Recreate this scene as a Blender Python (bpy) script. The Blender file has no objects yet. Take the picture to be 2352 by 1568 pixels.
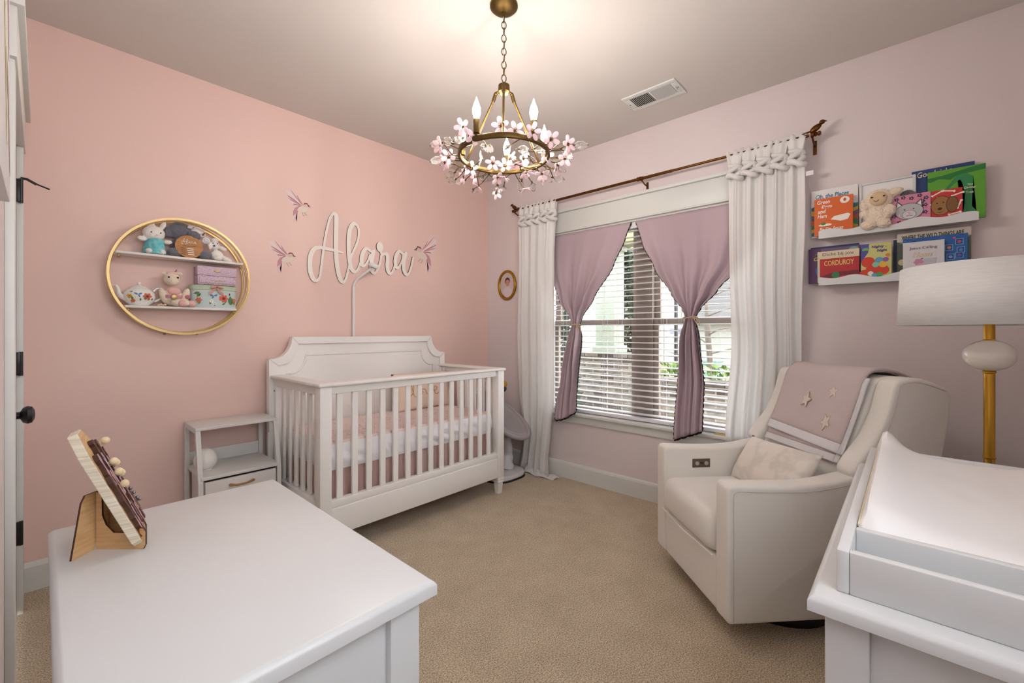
import bpy, bmesh, math, random
from mathutils import Vector as V, Matrix as M, noise as NZ
random.seed(7)
S = bpy.context.scene
C = S.collection
PI = math.pi

# ------------------------------------------------------------------ camera, sky, exposure
# room axes: x runs along the pink wall towards the window wall, y along the window wall towards the pink wall
WX, WY, HC = 3.025, 3.104, 2.74          # window wall, pink wall, ceiling
DX, BY = -0.074, -0.47                   # door wall, back wall (behind the camera)
CAMH = 1.2386
TH = math.atan2(912, 993)
cam = bpy.data.cameras.new('camera'); co = bpy.data.objects.new('camera', cam); C.objects.link(co)
co.location = (0, 0, CAMH); co.rotation_euler = (PI/2, 0, TH-PI/2)
cam.sensor_width = 36; cam.lens = 993/2352*36; cam.shift_y = -22/2352; cam.clip_start = .02
S.camera = co
SKY = 3.0
w = bpy.data.worlds.new('overcast_sky'); S.world = w; w.use_nodes = True
nt = w.node_tree; nt.nodes.clear()
tc = nt.nodes.new('ShaderNodeTexCoord'); sx = nt.nodes.new('ShaderNodeSeparateXYZ'); rp = nt.nodes.new('ShaderNodeValToRGB')
bg = nt.nodes.new('ShaderNodeBackground'); wo = nt.nodes.new('ShaderNodeOutputWorld')
rp.color_ramp.elements[0].position = 0; rp.color_ramp.elements[0].color = (.95, .97, 1, 1)
rp.color_ramp.elements[1].position = 1; rp.color_ramp.elements[1].color = (.86, .93, 1, 1)
bg.inputs[1].default_value = SKY
nt.links.new(tc.outputs['Generated'], sx.inputs[0]); nt.links.new(sx.outputs[2], rp.inputs[0])
nt.links.new(rp.outputs[0], bg.inputs[0]); nt.links.new(bg.outputs[0], wo.inputs[0])
vs = S.view_settings; vs.view_transform = 'Standard'; vs.look = 'None'; vs.gamma = 1; vs.use_curve_mapping = False
vs.exposure = 1.6
BULB_E = 94.0

# ------------------------------------------------------------------ materials
def lin(h):
    c = [int(h[i:i+2], 16)/255 for i in (0, 2, 4)]
    return tuple(x/12.92 if x <= .04045 else ((x+.055)/1.055)**2.4 for x in c)+(1,)
MATS = {}
def mat(name, col, rough=.5, metal=0, col2=None, nscale=30, bump=0, bscale=200, trans=0, sheen=0, spec=None, wave=None, emit=0, transmission=0, ndetail=3, lo=.35, hi=.65, coat=0):
    m = bpy.data.materials.new(name); m.use_nodes = True; MATS[name] = m
    n = m.node_tree.nodes; L = m.node_tree.links; b = n['Principled BSDF']; out = n['Material Output']
    b.inputs['Base Color'].default_value = lin(col); b.inputs['Roughness'].default_value = rough; b.inputs['Metallic'].default_value = metal
    if spec is not None: b.inputs['Specular IOR Level'].default_value = spec
    if coat: b.inputs['Coat Weight'].default_value = coat
    if transmission: b.inputs['Transmission Weight'].default_value = transmission; b.inputs['IOR'].default_value = 1.45
    if sheen: b.inputs['Sheen Weight'].default_value = sheen
    if emit: b.inputs['Emission Color'].default_value = lin(col); b.inputs['Emission Strength'].default_value = emit
    t = None
    if col2 or bump: t = n.new('ShaderNodeTexCoord')
    if col2:
        nz = n.new('ShaderNodeTexNoise'); nz.inputs['Scale'].default_value = nscale; nz.inputs['Detail'].default_value = ndetail
        r = n.new('ShaderNodeValToRGB'); r.color_ramp.elements[0].position = lo; r.color_ramp.elements[1].position = hi
        r.color_ramp.elements[0].color = lin(col); r.color_ramp.elements[1].color = lin(col2)
        if wave:
            mp = n.new('ShaderNodeMapping'); mp.inputs['Scale'].default_value = wave; L.new(t.outputs['Object'], mp.inputs[0]); L.new(mp.outputs[0], nz.inputs[0])
        else: L.new(t.outputs['Object'], nz.inputs[0])
        L.new(nz.outputs[0], r.inputs[0]); L.new(r.outputs[0], b.inputs['Base Color'])
    if bump:
        bz = n.new('ShaderNodeTexNoise'); bz.inputs['Scale'].default_value = bscale; bz.inputs['Detail'].default_value = 4
        bp = n.new('ShaderNodeBump'); bp.inputs['Strength'].default_value = bump; bp.inputs['Distance'].default_value = .004
        L.new(t.outputs['Object'], bz.inputs[0]); L.new(bz.outputs[0], bp.inputs['Height']); L.new(bp.outputs[0], b.inputs['Normal'])
    if trans:
        tr = n.new('ShaderNodeBsdfTranslucent'); tr.inputs[0].default_value = lin(col); mx = n.new('ShaderNodeMixShader'); mx.inputs[0].default_value = trans
        L.new(b.outputs[0], mx.inputs[1]); L.new(tr.outputs[0], mx.inputs[2]); L.new(mx.outputs[0], out.inputs[0])
    return m

PINK = mat('pink_wall_paint', 'EDCDC4', .6, bump=.05, bscale=350)
LILAC = mat('pale_pink_wall_paint', 'E1D6D6', .6, bump=.05, bscale=350)
CEIL = mat('ceiling_paint', 'D9D3CE', .8, bump=.05, bscale=300)
TRIM = mat('trim_paint', 'DDDFDC', .4)
CARPET = mat('beige_carpet', 'A6906F', .95, bump=1.0, bscale=230, sheen=.2, spec=.1)
def _carpet(m):
    n = m.node_tree.nodes; L = m.node_tree.links; b = n['Principled BSDF']; t = n.new('ShaderNodeTexCoord')
    fine = n.new('ShaderNodeTexNoise'); fine.inputs['Scale'].default_value = 190; fine.inputs['Detail'].default_value = 5; fine.inputs['Roughness'].default_value = .6
    big = n.new('ShaderNodeTexNoise'); big.inputs['Scale'].default_value = 5.5; big.inputs['Detail'].default_value = 5; big.inputs['Roughness'].default_value = .65
    r1 = n.new('ShaderNodeValToRGB'); r1.color_ramp.elements[0].position = .34; r1.color_ramp.elements[1].position = .62; r1.color_ramp.elements[0].color = lin('8C7657'); r1.color_ramp.elements[1].color = lin('EDDDC2')
    r2 = n.new('ShaderNodeValToRGB'); r2.color_ramp.elements[0].position = .36; r2.color_ramp.elements[1].position = .62; r2.color_ramp.elements[0].color = (.88, .87, .86, 1); r2.color_ramp.elements[1].color = (1, 1, 1, 1)
    mx = n.new('ShaderNodeMix'); mx.data_type = 'RGBA'; mx.blend_type = 'MULTIPLY'; mx.inputs[0].default_value = 1
    for q in (fine, big): L.new(t.outputs['Object'], q.inputs[0])
    L.new(fine.outputs[0], r1.inputs[0]); L.new(big.outputs[0], r2.inputs[0]); L.new(r1.outputs[0], mx.inputs[6]); L.new(r2.outputs[0], mx.inputs[7]); L.new(mx.outputs[2], b.inputs['Base Color'])
_carpet(CARPET)
WHITE = mat('white_lacquer', 'DBDDDE', .32)
CRIBW = mat('crib_white_paint', 'F1EFEC', .38)
METALW = mat('white_metal', 'DEDDDA', .4)
BRASS = mat('aged_brass', '66522F', .45, metal=1)
GOLD = mat('brushed_gold', 'C79A3F', .28, metal=1)
GOLDR = mat('pale_gold', 'C8AD7A', .42, metal=1)
BRONZE = mat('bronze_rod', '6B4420', .38, metal=1)
BLACK = mat('black_metal', '141416', .35)
BLACKF = mat('black_fabric', '0E0E12', .9)
DARK = mat('dark_gap', '1C1B1A', .9)
CURT = mat('white_curtain_cloth', 'FBFAF9', .75, trans=.35, bump=.12, bscale=500, spec=.2)
MAUVE = mat('mauve_blackout_cloth', 'BDA8B1', .75, bump=.06, bscale=700, sheen=.2)
SLAT = mat('blind_white', 'EDEBEE', .45)
GLASS = bpy.data.materials.new('window_glass'); GLASS.use_nodes = True
_n = GLASS.node_tree.nodes; _l = GLASS.node_tree.links; _n.remove(_n['Principled BSDF'])
_g = _n.new('ShaderNodeBsdfGlossy'); _g.inputs['Roughness'].default_value = .02; _t = _n.new('ShaderNodeBsdfTransparent'); _x = _n.new('ShaderNodeMixShader'); _x.inputs[0].default_value = .05
_l.new(_t.outputs[0], _x.inputs[1]); _l.new(_g.outputs[0], _x.inputs[2]); _l.new(_x.outputs[0], _n['Material Output'].inputs[0])
TAN = mat('tan_window_frame', '8F8176', .5)
LINEN = mat('oatmeal_upholstery', 'EFECE6', .85, col2='E5E0D8', nscale=220, wave=(1, 1, 8), bump=.25, bscale=900, sheen=.3, spec=.2)
BLANK = mat('pink_fleece', 'D3C1C0', .95, bump=.9, bscale=420, sheen=.5, spec=.1)
FLEECEW = mat('white_fleece', 'EFECEE', .95, bump=.9, bscale=420, sheen=.4, spec=.1)
HIDE = mat('cream_patterned_pillow', 'EBE3D9', .85, col2='DED6CC', nscale=9, lo=.5, hi=.58, bump=.2, bscale=700, sheen=.3)
VINYL = mat('white_vinyl_pad', 'F1F0F0', .35, bump=.1, bscale=60)
SATIN = mat('white_satin_sheet', 'F6F5F8', .32, spec=.6)
SHEET = mat('pink_star_sheet', 'EBD6D1', .8, col2='BDB6BC', nscale=55, lo=.72, hi=.74, ndetail=0)
TULLE = mat('pink_tulle', 'EDCCC5', .9, trans=.3)
PEACH = mat('peach_pillow', 'F0D9C8', .8, bump=.2, bscale=600)
WOODL = mat('light_plywood', 'D9B383', .55, col2='C99F6C', nscale=14, wave=(1, 1, 10))
PLYE = mat('pale_ply_edge', 'E3DAC6', .6, col2='C8BBA2', nscale=8, wave=(1, 1, 40))
BURN = mat('laser_burnt_edge', '4A2C1C', .7)
SIGN = mat('sign_cream', 'F3ECE4', .6)
MARBLE = mat('white_marble', 'EDE8DE', .15, col2='8A857F', nscale=7, lo=.66, hi=.72, ndetail=6, coat=.5)
SHADE = mat('linen_lamp_shade', 'F5F5F4', .85, col2='ECEDED', nscale=160, wave=(.15, .15, 1.5), bump=.1, bscale=500, trans=.2)
PETAL = mat('pink_frosted_petal', 'F3DDE3', .35, trans=.3)
CRYST = mat('clear_crystal', 'FFFDFA', .05, transmission=.93)
BULB = mat('lit_bulb', 'FFF6EC', .3, emit=BULB_E)
GREYF = mat('grey_swing_fabric', 'A6A2A4', .85, bump=.2, bscale=600)
PLASTIC = mat('white_plastic', 'E8E8EA', .35)
PLG = mat('grey_plush', '6E6E78', .95, bump=1, bscale=160, sheen=.4)
PLW = mat('white_plush', 'EFEBE6', .95, bump=.8, bscale=180, sheen=.4)
PLC = mat('cream_plush', 'EFDFC9', .95, bump=1, bscale=120, sheen=.4)
TEAL = mat('teal_cotton', '58B4C0', .8, col2='86CBD2', nscale=60)
FLORALC = mat('floral_print', 'EFE7E2', .6, col2='6D2F3A', nscale=45, lo=.55, hi=.6)
def flatc(n, h, r=.6, **k): return MATS.get(n) or mat(n, h, r, **k)

# ------------------------------------------------------------------ helpers
MW = {}
def thing(name, label, cat, loc=(0, 0, 0), rotz=0, group=None, kind=None):
    o = bpy.data.objects.new(name, None); C.objects.link(o); o.empty_display_size = .05
    o.location = loc; o.rotation_euler = (0, 0, rotz); MW[o] = M.Translation(loc) @ M.Rotation(rotz, 4, 'Z')
    tag(o, label, cat, group, kind); return o
def tag(o, label=None, cat=None, group=None, kind=None):
    if label: o['label'] = label
    if cat: o['category'] = cat
    if group: o['group'] = group
    if kind: o['kind'] = kind
    return o
def obj(name, bm, m, parent=None, smooth=False, W=True, recalc=True):
    if parent is not None and W: bm.transform(MW[parent].inverted())
    if recalc: bmesh.ops.recalc_face_normals(bm, faces=bm.faces)
    me = bpy.data.meshes.new(name); bm.to_mesh(me); bm.free()
    for x in (m if isinstance(m, (list, tuple)) else [m]): me.materials.append(x)
    if smooth:
        for p in me.polygons: p.use_smooth = True
        if smooth != 'all':
            try: me.set_sharp_from_angle(angle=math.radians(smooth if smooth is not True else 40))
            except Exception: pass
    o = bpy.data.objects.new(name, me); C.objects.link(o)
    if parent is not None: o.parent = parent; MW[o] = MW[parent]
    else: MW[o] = M.Identity(4)
    return o
def inst(src, parent, mtx=None, name=None):          # a copy sharing mesh data; mtx in the parent's frame
    o = src.copy(); C.objects.link(o); o.parent = parent; MW[o] = MW.get(parent, M.Identity(4))
    if mtx is not None: o.matrix_local = mtx
    return o
def nb(): return bmesh.new()
def box(bm, x0, x1, y0, y1, z0, z1, r=0, seg=2):
    g = bmesh.ops.create_cube(bm, size=1)['verts']
    for v in g: v.co = V(((x0+x1)/2+v.co.x*(x1-x0), (y0+y1)/2+v.co.y*(y1-y0), (z0+z1)/2+v.co.z*(z1-z0)))
    if r:
        es = list({e for v in g for e in v.link_edges})
        bmesh.ops.bevel(bm, geom=es, offset=min(r, .49*min(abs(x1-x0), abs(y1-y0), abs(z1-z0))), segments=seg, affect='EDGES', profile=.5)
    return bm
def B(name, m, parent, x0, x1, y0, y1, z0, z1, r=.003, seg=2, W=True, smooth=True):
    return obj(name, box(nb(), x0, x1, y0, y1, z0, z1, r, seg), m, parent, smooth if r else False, W)
def crom(p, n=8, closed=False):
    p = [V(a) for a in p]; out = []; k = len(p)
    for i in range(k if closed else k-1):
        a, b, c, d = (p[(i-1) % k], p[i], p[(i+1) % k], p[(i+2) % k]) if closed else (p[max(i-1, 0)], p[i], p[i+1], p[min(i+2, k-1)])
        for j in range(n):
            t = j/n; out.append(.5*((2*b)+(c-a)*t+(2*a-5*b+4*c-d)*t*t+(3*b-a-3*c+d)*t**3))
    if not closed: out.append(p[-1])
    return out
def tube(bm, pts, r, n=8, closed=False, caps=True):
    pts = [V(p) for p in pts]; k = len(pts); rr = r if isinstance(r, (list, tuple)) else [r]*k
    t0 = (pts[1]-pts[0]).normalized(); u = t0.orthogonal().normalized(); rings = []
    for i in range(k):
        if closed: t = (pts[(i+1) % k]-pts[i-1]).normalized()
        else: t = (pts[min(i+1, k-1)]-pts[max(i-1, 0)]).normalized()
        u = (u-t*u.dot(t)).normalized(); v = t.cross(u)
        rings.append([bm.verts.new(pts[i]+(u*math.cos(2*PI*j/n)+v*math.sin(2*PI*j/n))*rr[i]) for j in range(n)])
    for i in range(k if closed else k-1):
        a, b = rings[i], rings[(i+1) % k]
        for j in range(n): bm.faces.new((a[j], a[(j+1) % n], b[(j+1) % n], b[j]))
    if caps and not closed: bm.faces.new(rings[0][::-1]); bm.faces.new(rings[-1])
    return bm
def lathe(bm, prof, c=(0, 0, 0), n=24, mtx=None, sx=1, sy=1):
    rings = []; c = V(c)
    for r, z in prof:
        if r < 1e-5: rings.append([bm.verts.new((0, 0, z))])
        else: rings.append([bm.verts.new((r*sx*math.cos(2*PI*j/n), r*sy*math.sin(2*PI*j/n), z)) for j in range(n)])
    for a, b in zip(rings, rings[1:]):
        for j in range(n):
            A = a[j % len(a)]; A2 = a[(j+1) % len(a)]; Bq = b[j % len(b)]; B2 = b[(j+1) % len(b)]
            f = []; [f.append(q) for q in (A, A2, B2, Bq) if q not in f]
            if len(f) > 2: bm.faces.new(f)
    for R in (rings[0], rings[-1]):
        if len(R) > 2: bm.faces.new(R)
    vs = [v for R in rings for v in R]
    if mtx is not None:
        for v in vs: v.co = mtx @ v.co
    for v in vs: v.co += c
    return bm
def ell(bm, c, r, rot=None, n=16, m=10):
    g = bmesh.ops.create_uvsphere(bm, u_segments=n, v_segments=m, radius=1)['verts']
    r = (r, r, r) if not isinstance(r, (tuple, list)) else r
    for v in g:
        q = V((v.co.x*r[0], v.co.y*r[1], v.co.z*r[2]))
        if rot is not None: q = rot @ q
        v.co = q+V(c)
    return bm
def RX(a): return M.Rotation(math.radians(a), 3, 'X')
def RY(a): return M.Rotation(math.radians(a), 3, 'Y')
def RZ(a): return M.Rotation(math.radians(a), 3, 'Z')
def prism(bm, poly, f, d0, d1, r=0, seg=2):          # poly 2d -> f(a,b,depth) 3d; rounded front/back edges when r
    n = len(poly); a = [bm.verts.new(f(p[0], p[1], d0)) for p in poly]; b = [bm.verts.new(f(p[0], p[1], d1)) for p in poly]
    fa = bm.faces.new(a); fb = bm.faces.new(b[::-1])
    for i in range(n): bm.faces.new((a[i], b[i], b[(i+1) % n], a[(i+1) % n]))
    if r:
        bmesh.ops.recalc_face_normals(bm, faces=bm.faces)
        es = list({e for v in a for e in v.link_edges if e.other_vert(v) in a})+list({e for v in b for e in v.link_edges if e.other_vert(v) in b})
        bmesh.ops.bevel(bm, geom=es, offset=r, segments=seg, affect='EDGES', profile=.5)
    return bm
def surf(bm, fn, nu, nv, cu=False, cv=False):
    g = [[bm.verts.new(fn(i/nu, j/nv)) for j in range(nv if cv else nv+1)] for i in range(nu if cu else nu+1)]
    for i in range(nu):
        for j in range(nv):
            bm.faces.new((g[i][j], g[(i+1) % len(g)][j], g[(i+1) % len(g)][(j+1) % len(g[0])], g[i][(j+1) % len(g[0])]))
    return bm
def solid(o, t, off=0):
    s = o.modifiers.new('thick', 'SOLIDIFY'); s.thickness = t; s.offset = off; return o
def sub(o, l=2):
    s = o.modifiers.new('sub', 'SUBSURF'); s.levels = l; s.render_levels = l; return o
def pillow(bm, w, d, t, f, n=18, pinch=.6, wob=0):   # soft cushion, f maps local (a,b,c) to world
    for sg in (1, -1):
        def fn(u, v):
            a = 2*u-1; b = 2*v-1
            e = max(0, (1-abs(a)**2.6)*(1-abs(b)**2.6))**.5
            k = 1-.06*pinch*(1-abs(a)**4)*(abs(b)**6); k2 = 1-.06*pinch*(1-abs(b)**4)*(abs(a)**6)
            h = sg*e*t/2
            if wob: h += wob*e*NZ.noise(V((a*2.3, b*2.3, 3.1*sg)))
            return f(a*w/2*k2, b*d/2*k, h)
        surf(bm, fn, n, n)
    bmesh.ops.remove_doubles(bm, verts=bm.verts, dist=1e-5); return bm
def ribbon(bm, pts, wid, f, d0, d1, mi=(0, 1)):      # brush stroke of varying width, face material mi[0], sides mi[1]
    L = []; R = []; k = len(pts)
    for i, p in enumerate(pts):
        t = (V(pts[min(i+1, k-1)])-V(pts[max(i-1, 0)])); t = V((t.x, t.y)).normalized(); nn = V((-t.y, t.x)); wv = wid[i]/2
        L.append(V((p[0], p[1]))+nn*wv); R.append(V((p[0], p[1]))-nn*wv)
    def col(q, d): return bm.verts.new(f(q.x, q.y, d))
    sl_ = (d0-d1)*.06; Lf = [col(q, d0+sl_*i/k) for i, q in enumerate(L)]; Rf = [col(q, d0+sl_*i/k) for i, q in enumerate(R)]; Lb = [col(q, d1) for q in L]; Rb = [col(q, d1) for q in R]
    def F(vs, m):
        q = bm.faces.new(vs); q.material_index = m
    for i in range(k-1):
        F((Lf[i], Lf[i+1], Rf[i+1], Rf[i]), mi[0]); F((Lf[i], Lb[i], Lb[i+1], Lf[i+1]), mi[1]); F((Rf[i], Rf[i+1], Rb[i+1], Rb[i]), mi[1])
    for e in (0, k-1):
        c = V((pts[e][0], pts[e][1])); rad = wid[e]/2
        a = [col(c+V((math.cos(2*PI*j/14), math.sin(2*PI*j/14)))*rad, d0+sl_*(e/k)-(d0-d1)*.01) for j in range(14)]; b = [col(c+V((math.cos(2*PI*j/14), math.sin(2*PI*j/14)))*rad, d1) for j in range(14)]
        F(a, mi[0]); [F((a[j], b[j], b[(j+1) % 14], a[(j+1) % 14]), mi[1]) for j in range(14)]
    return bm
# text meshes, all made in one go while the scene is small
TX = {}
def make_texts(defs):
    tmp = []
    for key, s, shear, off in defs:
        c = bpy.data.curves.new('t', 'FONT'); c.body = s; c.shear = shear; c.offset = off; c.resolution_u = 3
        o = bpy.data.objects.new('t', c); C.objects.link(o); tmp.append((key, o))
    bpy.context.view_layer.update(); dg = bpy.context.evaluated_depsgraph_get()
    for key, o in tmp:
        me = bpy.data.meshes.new_from_object(o.evaluated_get(dg))
        vs = [v.co.copy() for v in me.vertices]; fs = [tuple(p.vertices) for p in me.polygons]
        x0 = min(v.x for v in vs); x1 = max(v.x for v in vs); y0 = min(v.y for v in vs); y1 = max(v.y for v in vs)
        TX[key] = ([((v.x-x0)/(x1-x0), (v.y-y0)/(y1-y0)) for v in vs], fs); bpy.data.meshes.remove(me)
        c = o.data; bpy.data.objects.remove(o); bpy.data.curves.remove(c)
make_texts([(s, s, sh, of) for s, sh, of in [('Oh, the Places', .15, .02), ("You'll", .15, .02), ('Green', .15, .02), ('Eggs', .15, .02), ('and', .15, .02), ('Ham', .15, .02), ('By Dr. Seuss', .2, .02),
    ('Goodnight', .1, .01), ('The', 0, .01), ('Giving', .1, .01), ('Tree', 0, .01), ('WHERE THE WILD THINGS ARE', 0, .025), ('Dicht bij jou', 0, 0), ('CORDUROY', 0, .015), ('Nighty -', .15, .03), ('Night', .15, .03),
    ('Jesus Calling', .05, 0), ('Moms', .4, 0), ('Alara', .4, 0), ('love', .5, -.008), ('m', 0, 0), ('Cu', .3, .02)]])
def text(name, key, m, parent, f, x, y, wd, ht):     # f(a,b) -> point on the printed face
    vs, fs = TX[key]; bm = nb(); q = [bm.verts.new(f(x+a*wd, y+b*ht)) for a, b in vs]
    for fc in fs:
        try: bm.faces.new([q[i] for i in fc])
        except ValueError: pass
    return obj(name, bm, m, parent, recalc=False)
def flat(name, m, parent, f, pts):
    bm = nb(); fc = bm.faces.new([bm.verts.new(f(a, b)) for a, b in pts]); bmesh.ops.triangulate(bm, faces=[fc]); return obj(name, bm, m, parent, recalc=False)
def circ(cx, cy, rx, ry=None, n=20, a0=0, a1=2*PI): 
    ry = ry or rx; full = abs(a1-a0-2*PI) < 1e-6
    return [(cx+rx*math.cos(a0+(a1-a0)*i/(n if full else n-1)), cy+ry*math.sin(a0+(a1-a0)*i/(n if full else n-1))) for i in range(n)]
def plush(name, blobs, m, parent, vox=.004, fluff=0):
    bm = nb(); [ell(bm, c, r, rot, 14, 9) for c, r, rot in blobs]
    o = obj(name, bm, m, parent, 'all'); rm = o.modifiers.new('skin', 'REMESH'); rm.mode = 'VOXEL'; rm.voxel_size = vox; rm.use_smooth_shade = True
    sm = o.modifiers.new('soft', 'SMOOTH'); sm.iterations = 4; sm.factor = .5
    if fluff:
        tx = bpy.data.textures.new('fluff', 'CLOUDS'); tx.noise_scale = .007; d = o.modifiers.new('fluff', 'DISPLACE'); d.texture = tx; d.strength = fluff; d.mid_level = .4
    return o

# ------------------------------------------------------------------ room shell
def struct(name, bm, m, parent=None, **k):
    o = obj(name, bm, m, parent, **k)
    if parent is None: o['kind'] = 'structure'
    return o
T = .12
struct('floor', box(nb(), DX-T, WX+T, BY-T, WY+T, -.1, 0), CARPET)
struct('ceiling', box(nb(), DX-T, WX+T, BY-T, WY+T, HC, HC+.1), CEIL)
struct('wall_left', box(nb(), DX-T, WX, WY, WY+T, 0, HC), PINK)
OY0, OY1, OZ0, OZ1 = .63, 2.345, .562, 2.085        # window opening in the window wall
def wall_with_hole(name, m, ax, a, b, lo, hi, h0, h1, z0, z1):
    bm = nb()
    for p0, p1, q0, q1 in ((lo, h0, 0, HC), (h1, hi, 0, HC), (h0, h1, 0, z0), (h0, h1, z1, HC)):
        if q1-q0 > 1e-4: box(bm, a, b, p0, p1, q0, q1) if ax == 'x' else box(bm, p0, p1, a, b, q0, q1)
    return struct(name, bm, m)
wall_with_hole('wall_right', LILAC, 'x', WX, WX+T, BY-T, WY+T, OY0, OY1, OZ0-.02, OZ1)
DY0, DY1, DZ = 2.05, 2.865, 2.04                     # door opening
wall_with_hole('wall_side', LILAC, 'x', DX-T, DX, BY, WY, DY0, DY1, 0, DZ)
FILL_WIN = (.0, .98, 1.35, 2.42)                             # added opening, unseen behind the camera, to let in frontal fill light
wall_with_hole('wall_back', LILAC, 'y', BY-T, BY, DX-T, WX, FILL_WIN[0], FILL_WIN[1], FILL_WIN[2], FILL_WIN[3])
def base(name, ax, at, sgn, p0, p1):
    pr = [(0, 0), (.016, 0), (.016, .115), (.012, .128), (.005, .135), (0, .137)]; bm = nb()
    f = (lambda a, b, d: V((at+sgn*a, d, b))) if ax == 'x' else (lambda a, b, d: V((d, at+sgn*a, b)))
    prism(bm, pr, f, p0, p1); struct(name, bm, TRIM)
base('baseboard_left', 'y', WY, -1, DX, WX); base('baseboard_right', 'x', WX, -1, BY, WY-.016)
base('baseboard_side', 'x', DX, 1, DY1+.095, WY-.016); base('baseboard_back', 'y', BY, 1, DX, WX-.016)

# frame and panes of the added fill window, unseen behind the camera
def added_window(name, x0, x1, z0, z1):
    o = tag(thing(name, 'white framed window added unseen behind the camera for fill light', 'window', ((x0+x1)/2, BY, z0)), kind='structure')
    for a, b, c, d in ((x0, x0+.05, z0, z1), (x1-.05, x1, z0, z1), (x0+.05, x1-.05, z0, z0+.05), (x0+.05, x1-.05, z1-.05, z1), ((x0+x1)/2-.03, (x0+x1)/2+.03, z0+.05, z1-.05)):
        B('fill_window_frame', TRIM, o, a, b, BY-.08, BY-.03, c, d)
    for a, b in ((x0+.05, (x0+x1)/2-.03), ((x0+x1)/2+.03, x1-.05)): B('pane', GLASS, o, a, b, BY-.06, BY-.056, z0+.05, z1-.05, 0)
    for a, b, c, d in ((x0-.09, x0, z0-.09, z1+.14), (x1, x1+.09, z0-.09, z1+.14), (x0, x1, z1, z1+.14), (x0, x1, z0-.09, z0)):
        B('casing', TRIM, o, a, b, BY, BY+.018, c, d)
added_window('fill_window', *FILL_WIN)

# main window
win = tag(thing('window_1', 'wide double window with white casing, tan mullion and white sill', 'window', (WX, 1.488, OZ0)), kind='structure')
B('head_casing', TRIM, win, WX-.02, WX, OY0-.10, OY1+.10, OZ1+.012, OZ1+.168)
B('head_cap', TRIM, win, WX-.042, WX, OY0-.125, OY1+.125, OZ1+.168, OZ1+.192, .004)
B('head_bead', TRIM, win, WX-.028, WX, OY0-.11, OY1+.11, OZ1, OZ1+.012, .004)
for a, b in ((OY0-.09, OY0), (OY1, OY1+.09)): B('side_casing', TRIM, win, WX-.02, WX, a, b, OZ0, OZ1)
B('window_sill', TRIM, win, WX-.045, WX+.09, OY0-.115, OY1+.115, OZ0-.022, OZ0, .005)
B('apron', TRIM, win, WX-.018, WX, OY0-.09, OY1+.09, .477, OZ0-.022)
for a, b in ((OY0, OY0+.012), (OY1-.012, OY1)): B('jamb', TRIM, win, WX, WX+.09, a, b, OZ0, OZ1, .001)
B('head_jamb', TRIM, win, WX, WX+.09, OY0, OY1, OZ1-.012, OZ1, .001)
CY = 1.487
B('mullion', TAN, win, WX+.085, WX+.15, CY-.065, CY+.065, OZ0, OZ1)
for s, (a, b) in enumerate(((OY0, CY-.065), (CY+.065, OY1))):
    for c, d, xx in ((OZ0, 1.335, .095), (1.30, OZ1, .125)):      # lower sash, upper sash
        sash = B('sash', TAN, win, WX+xx, WX+xx+.03, a, a+.045, c, d)
        for (p, q, r0, r1) in ((b-.045, b, c, d), (a+.045, b-.045, c, c+.04), (a+.045, b-.045, d-.04, d)): B('sash_rail', TAN, sash, WX+xx, WX+xx+.03, p, q, r0, r1)
        B('pane', GLASS, sash, WX+xx+.012, WX+xx+.016, a+.045, b-.045, c+.04, d-.04, 0)

# door in the left-hand wall, seen at a glancing angle
door = tag(thing('door_1', 'white panelled door with black hinges and round black knob at the left edge', 'door', (DX, 2.45, 0)), kind='structure')
slab = B('door_slab', WHITE, door, DX-.042, DX-.006, DY0+.004, DY1-.004, .012, DZ-.004)
for i in range(5):
    z0 = .12+i*.385
    for ya, yb in ((DY0+.11, DY0+.37), (DY1-.37, DY1-.11)):
        bm = nb(); box(bm, DX-.008, DX+.001, ya, yb, z0, z0+.30, .008, 1); obj('raised_panel', bm, WHITE, slab, 30)
for a, b in ((DY0-.09, DY0-.002), (DY1+.002, DY1+.09)): B('side_casing', TRIM, door, DX, DX+.021, a, b, 0, DZ+.01)
B('head_casing', TRIM, door, DX, DX+.026, DY0-.11, DY1+.11, DZ+.01, DZ+.16)
B('head_cap', TRIM, door, DX, DX+.042, DY0-.125, DY1+.125, DZ+.16, DZ+.185, .004)
for z in (1.855, 1.10, .36):
    hg = B('hinge', BLACK, door, DX-.004, DX+.016, DY1-.012, DY1+.0015, z-.05, z+.05, .001)
    obj('hinge_knuckle', tube(nb(), [(DX+.014, DY1-.006, z-.052), (DX+.014, DY1-.006, z+.052)], .007, 12), BLACK, hg, 40)
obj('hinge_stop', tube(tube(nb(), [(DX+.014, DY1-.006, 1.91), (DX+.03, DY1-.0, 1.912), (DX+.06, DY1-.0, 1.895)], .006, 8), [(DX+.05, DY1, 1.9), (DX+.10, DY1+.01, 1.885)], .0035, 8), BLACK, door, 40)
kn = nb(); mt = RY(90).to_4x4()
lathe(kn, [(0, 0), (.036, 0), (.036, .006), (.03, .011), (.013, .014), (.011, .03), (.012, .034), (.024, .04), (.029, .05), (.026, .06), (.014, .066), (0, .067)], (DX-.006, 2.105, .97), 28, mt)
obj('door_knob', kn, BLACK, door, 35)
B('latch_plate', BLACK, door, DX-.03, DX-.004, DY0+.001, DY0+.006, 1.02, 1.13, .001)

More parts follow.
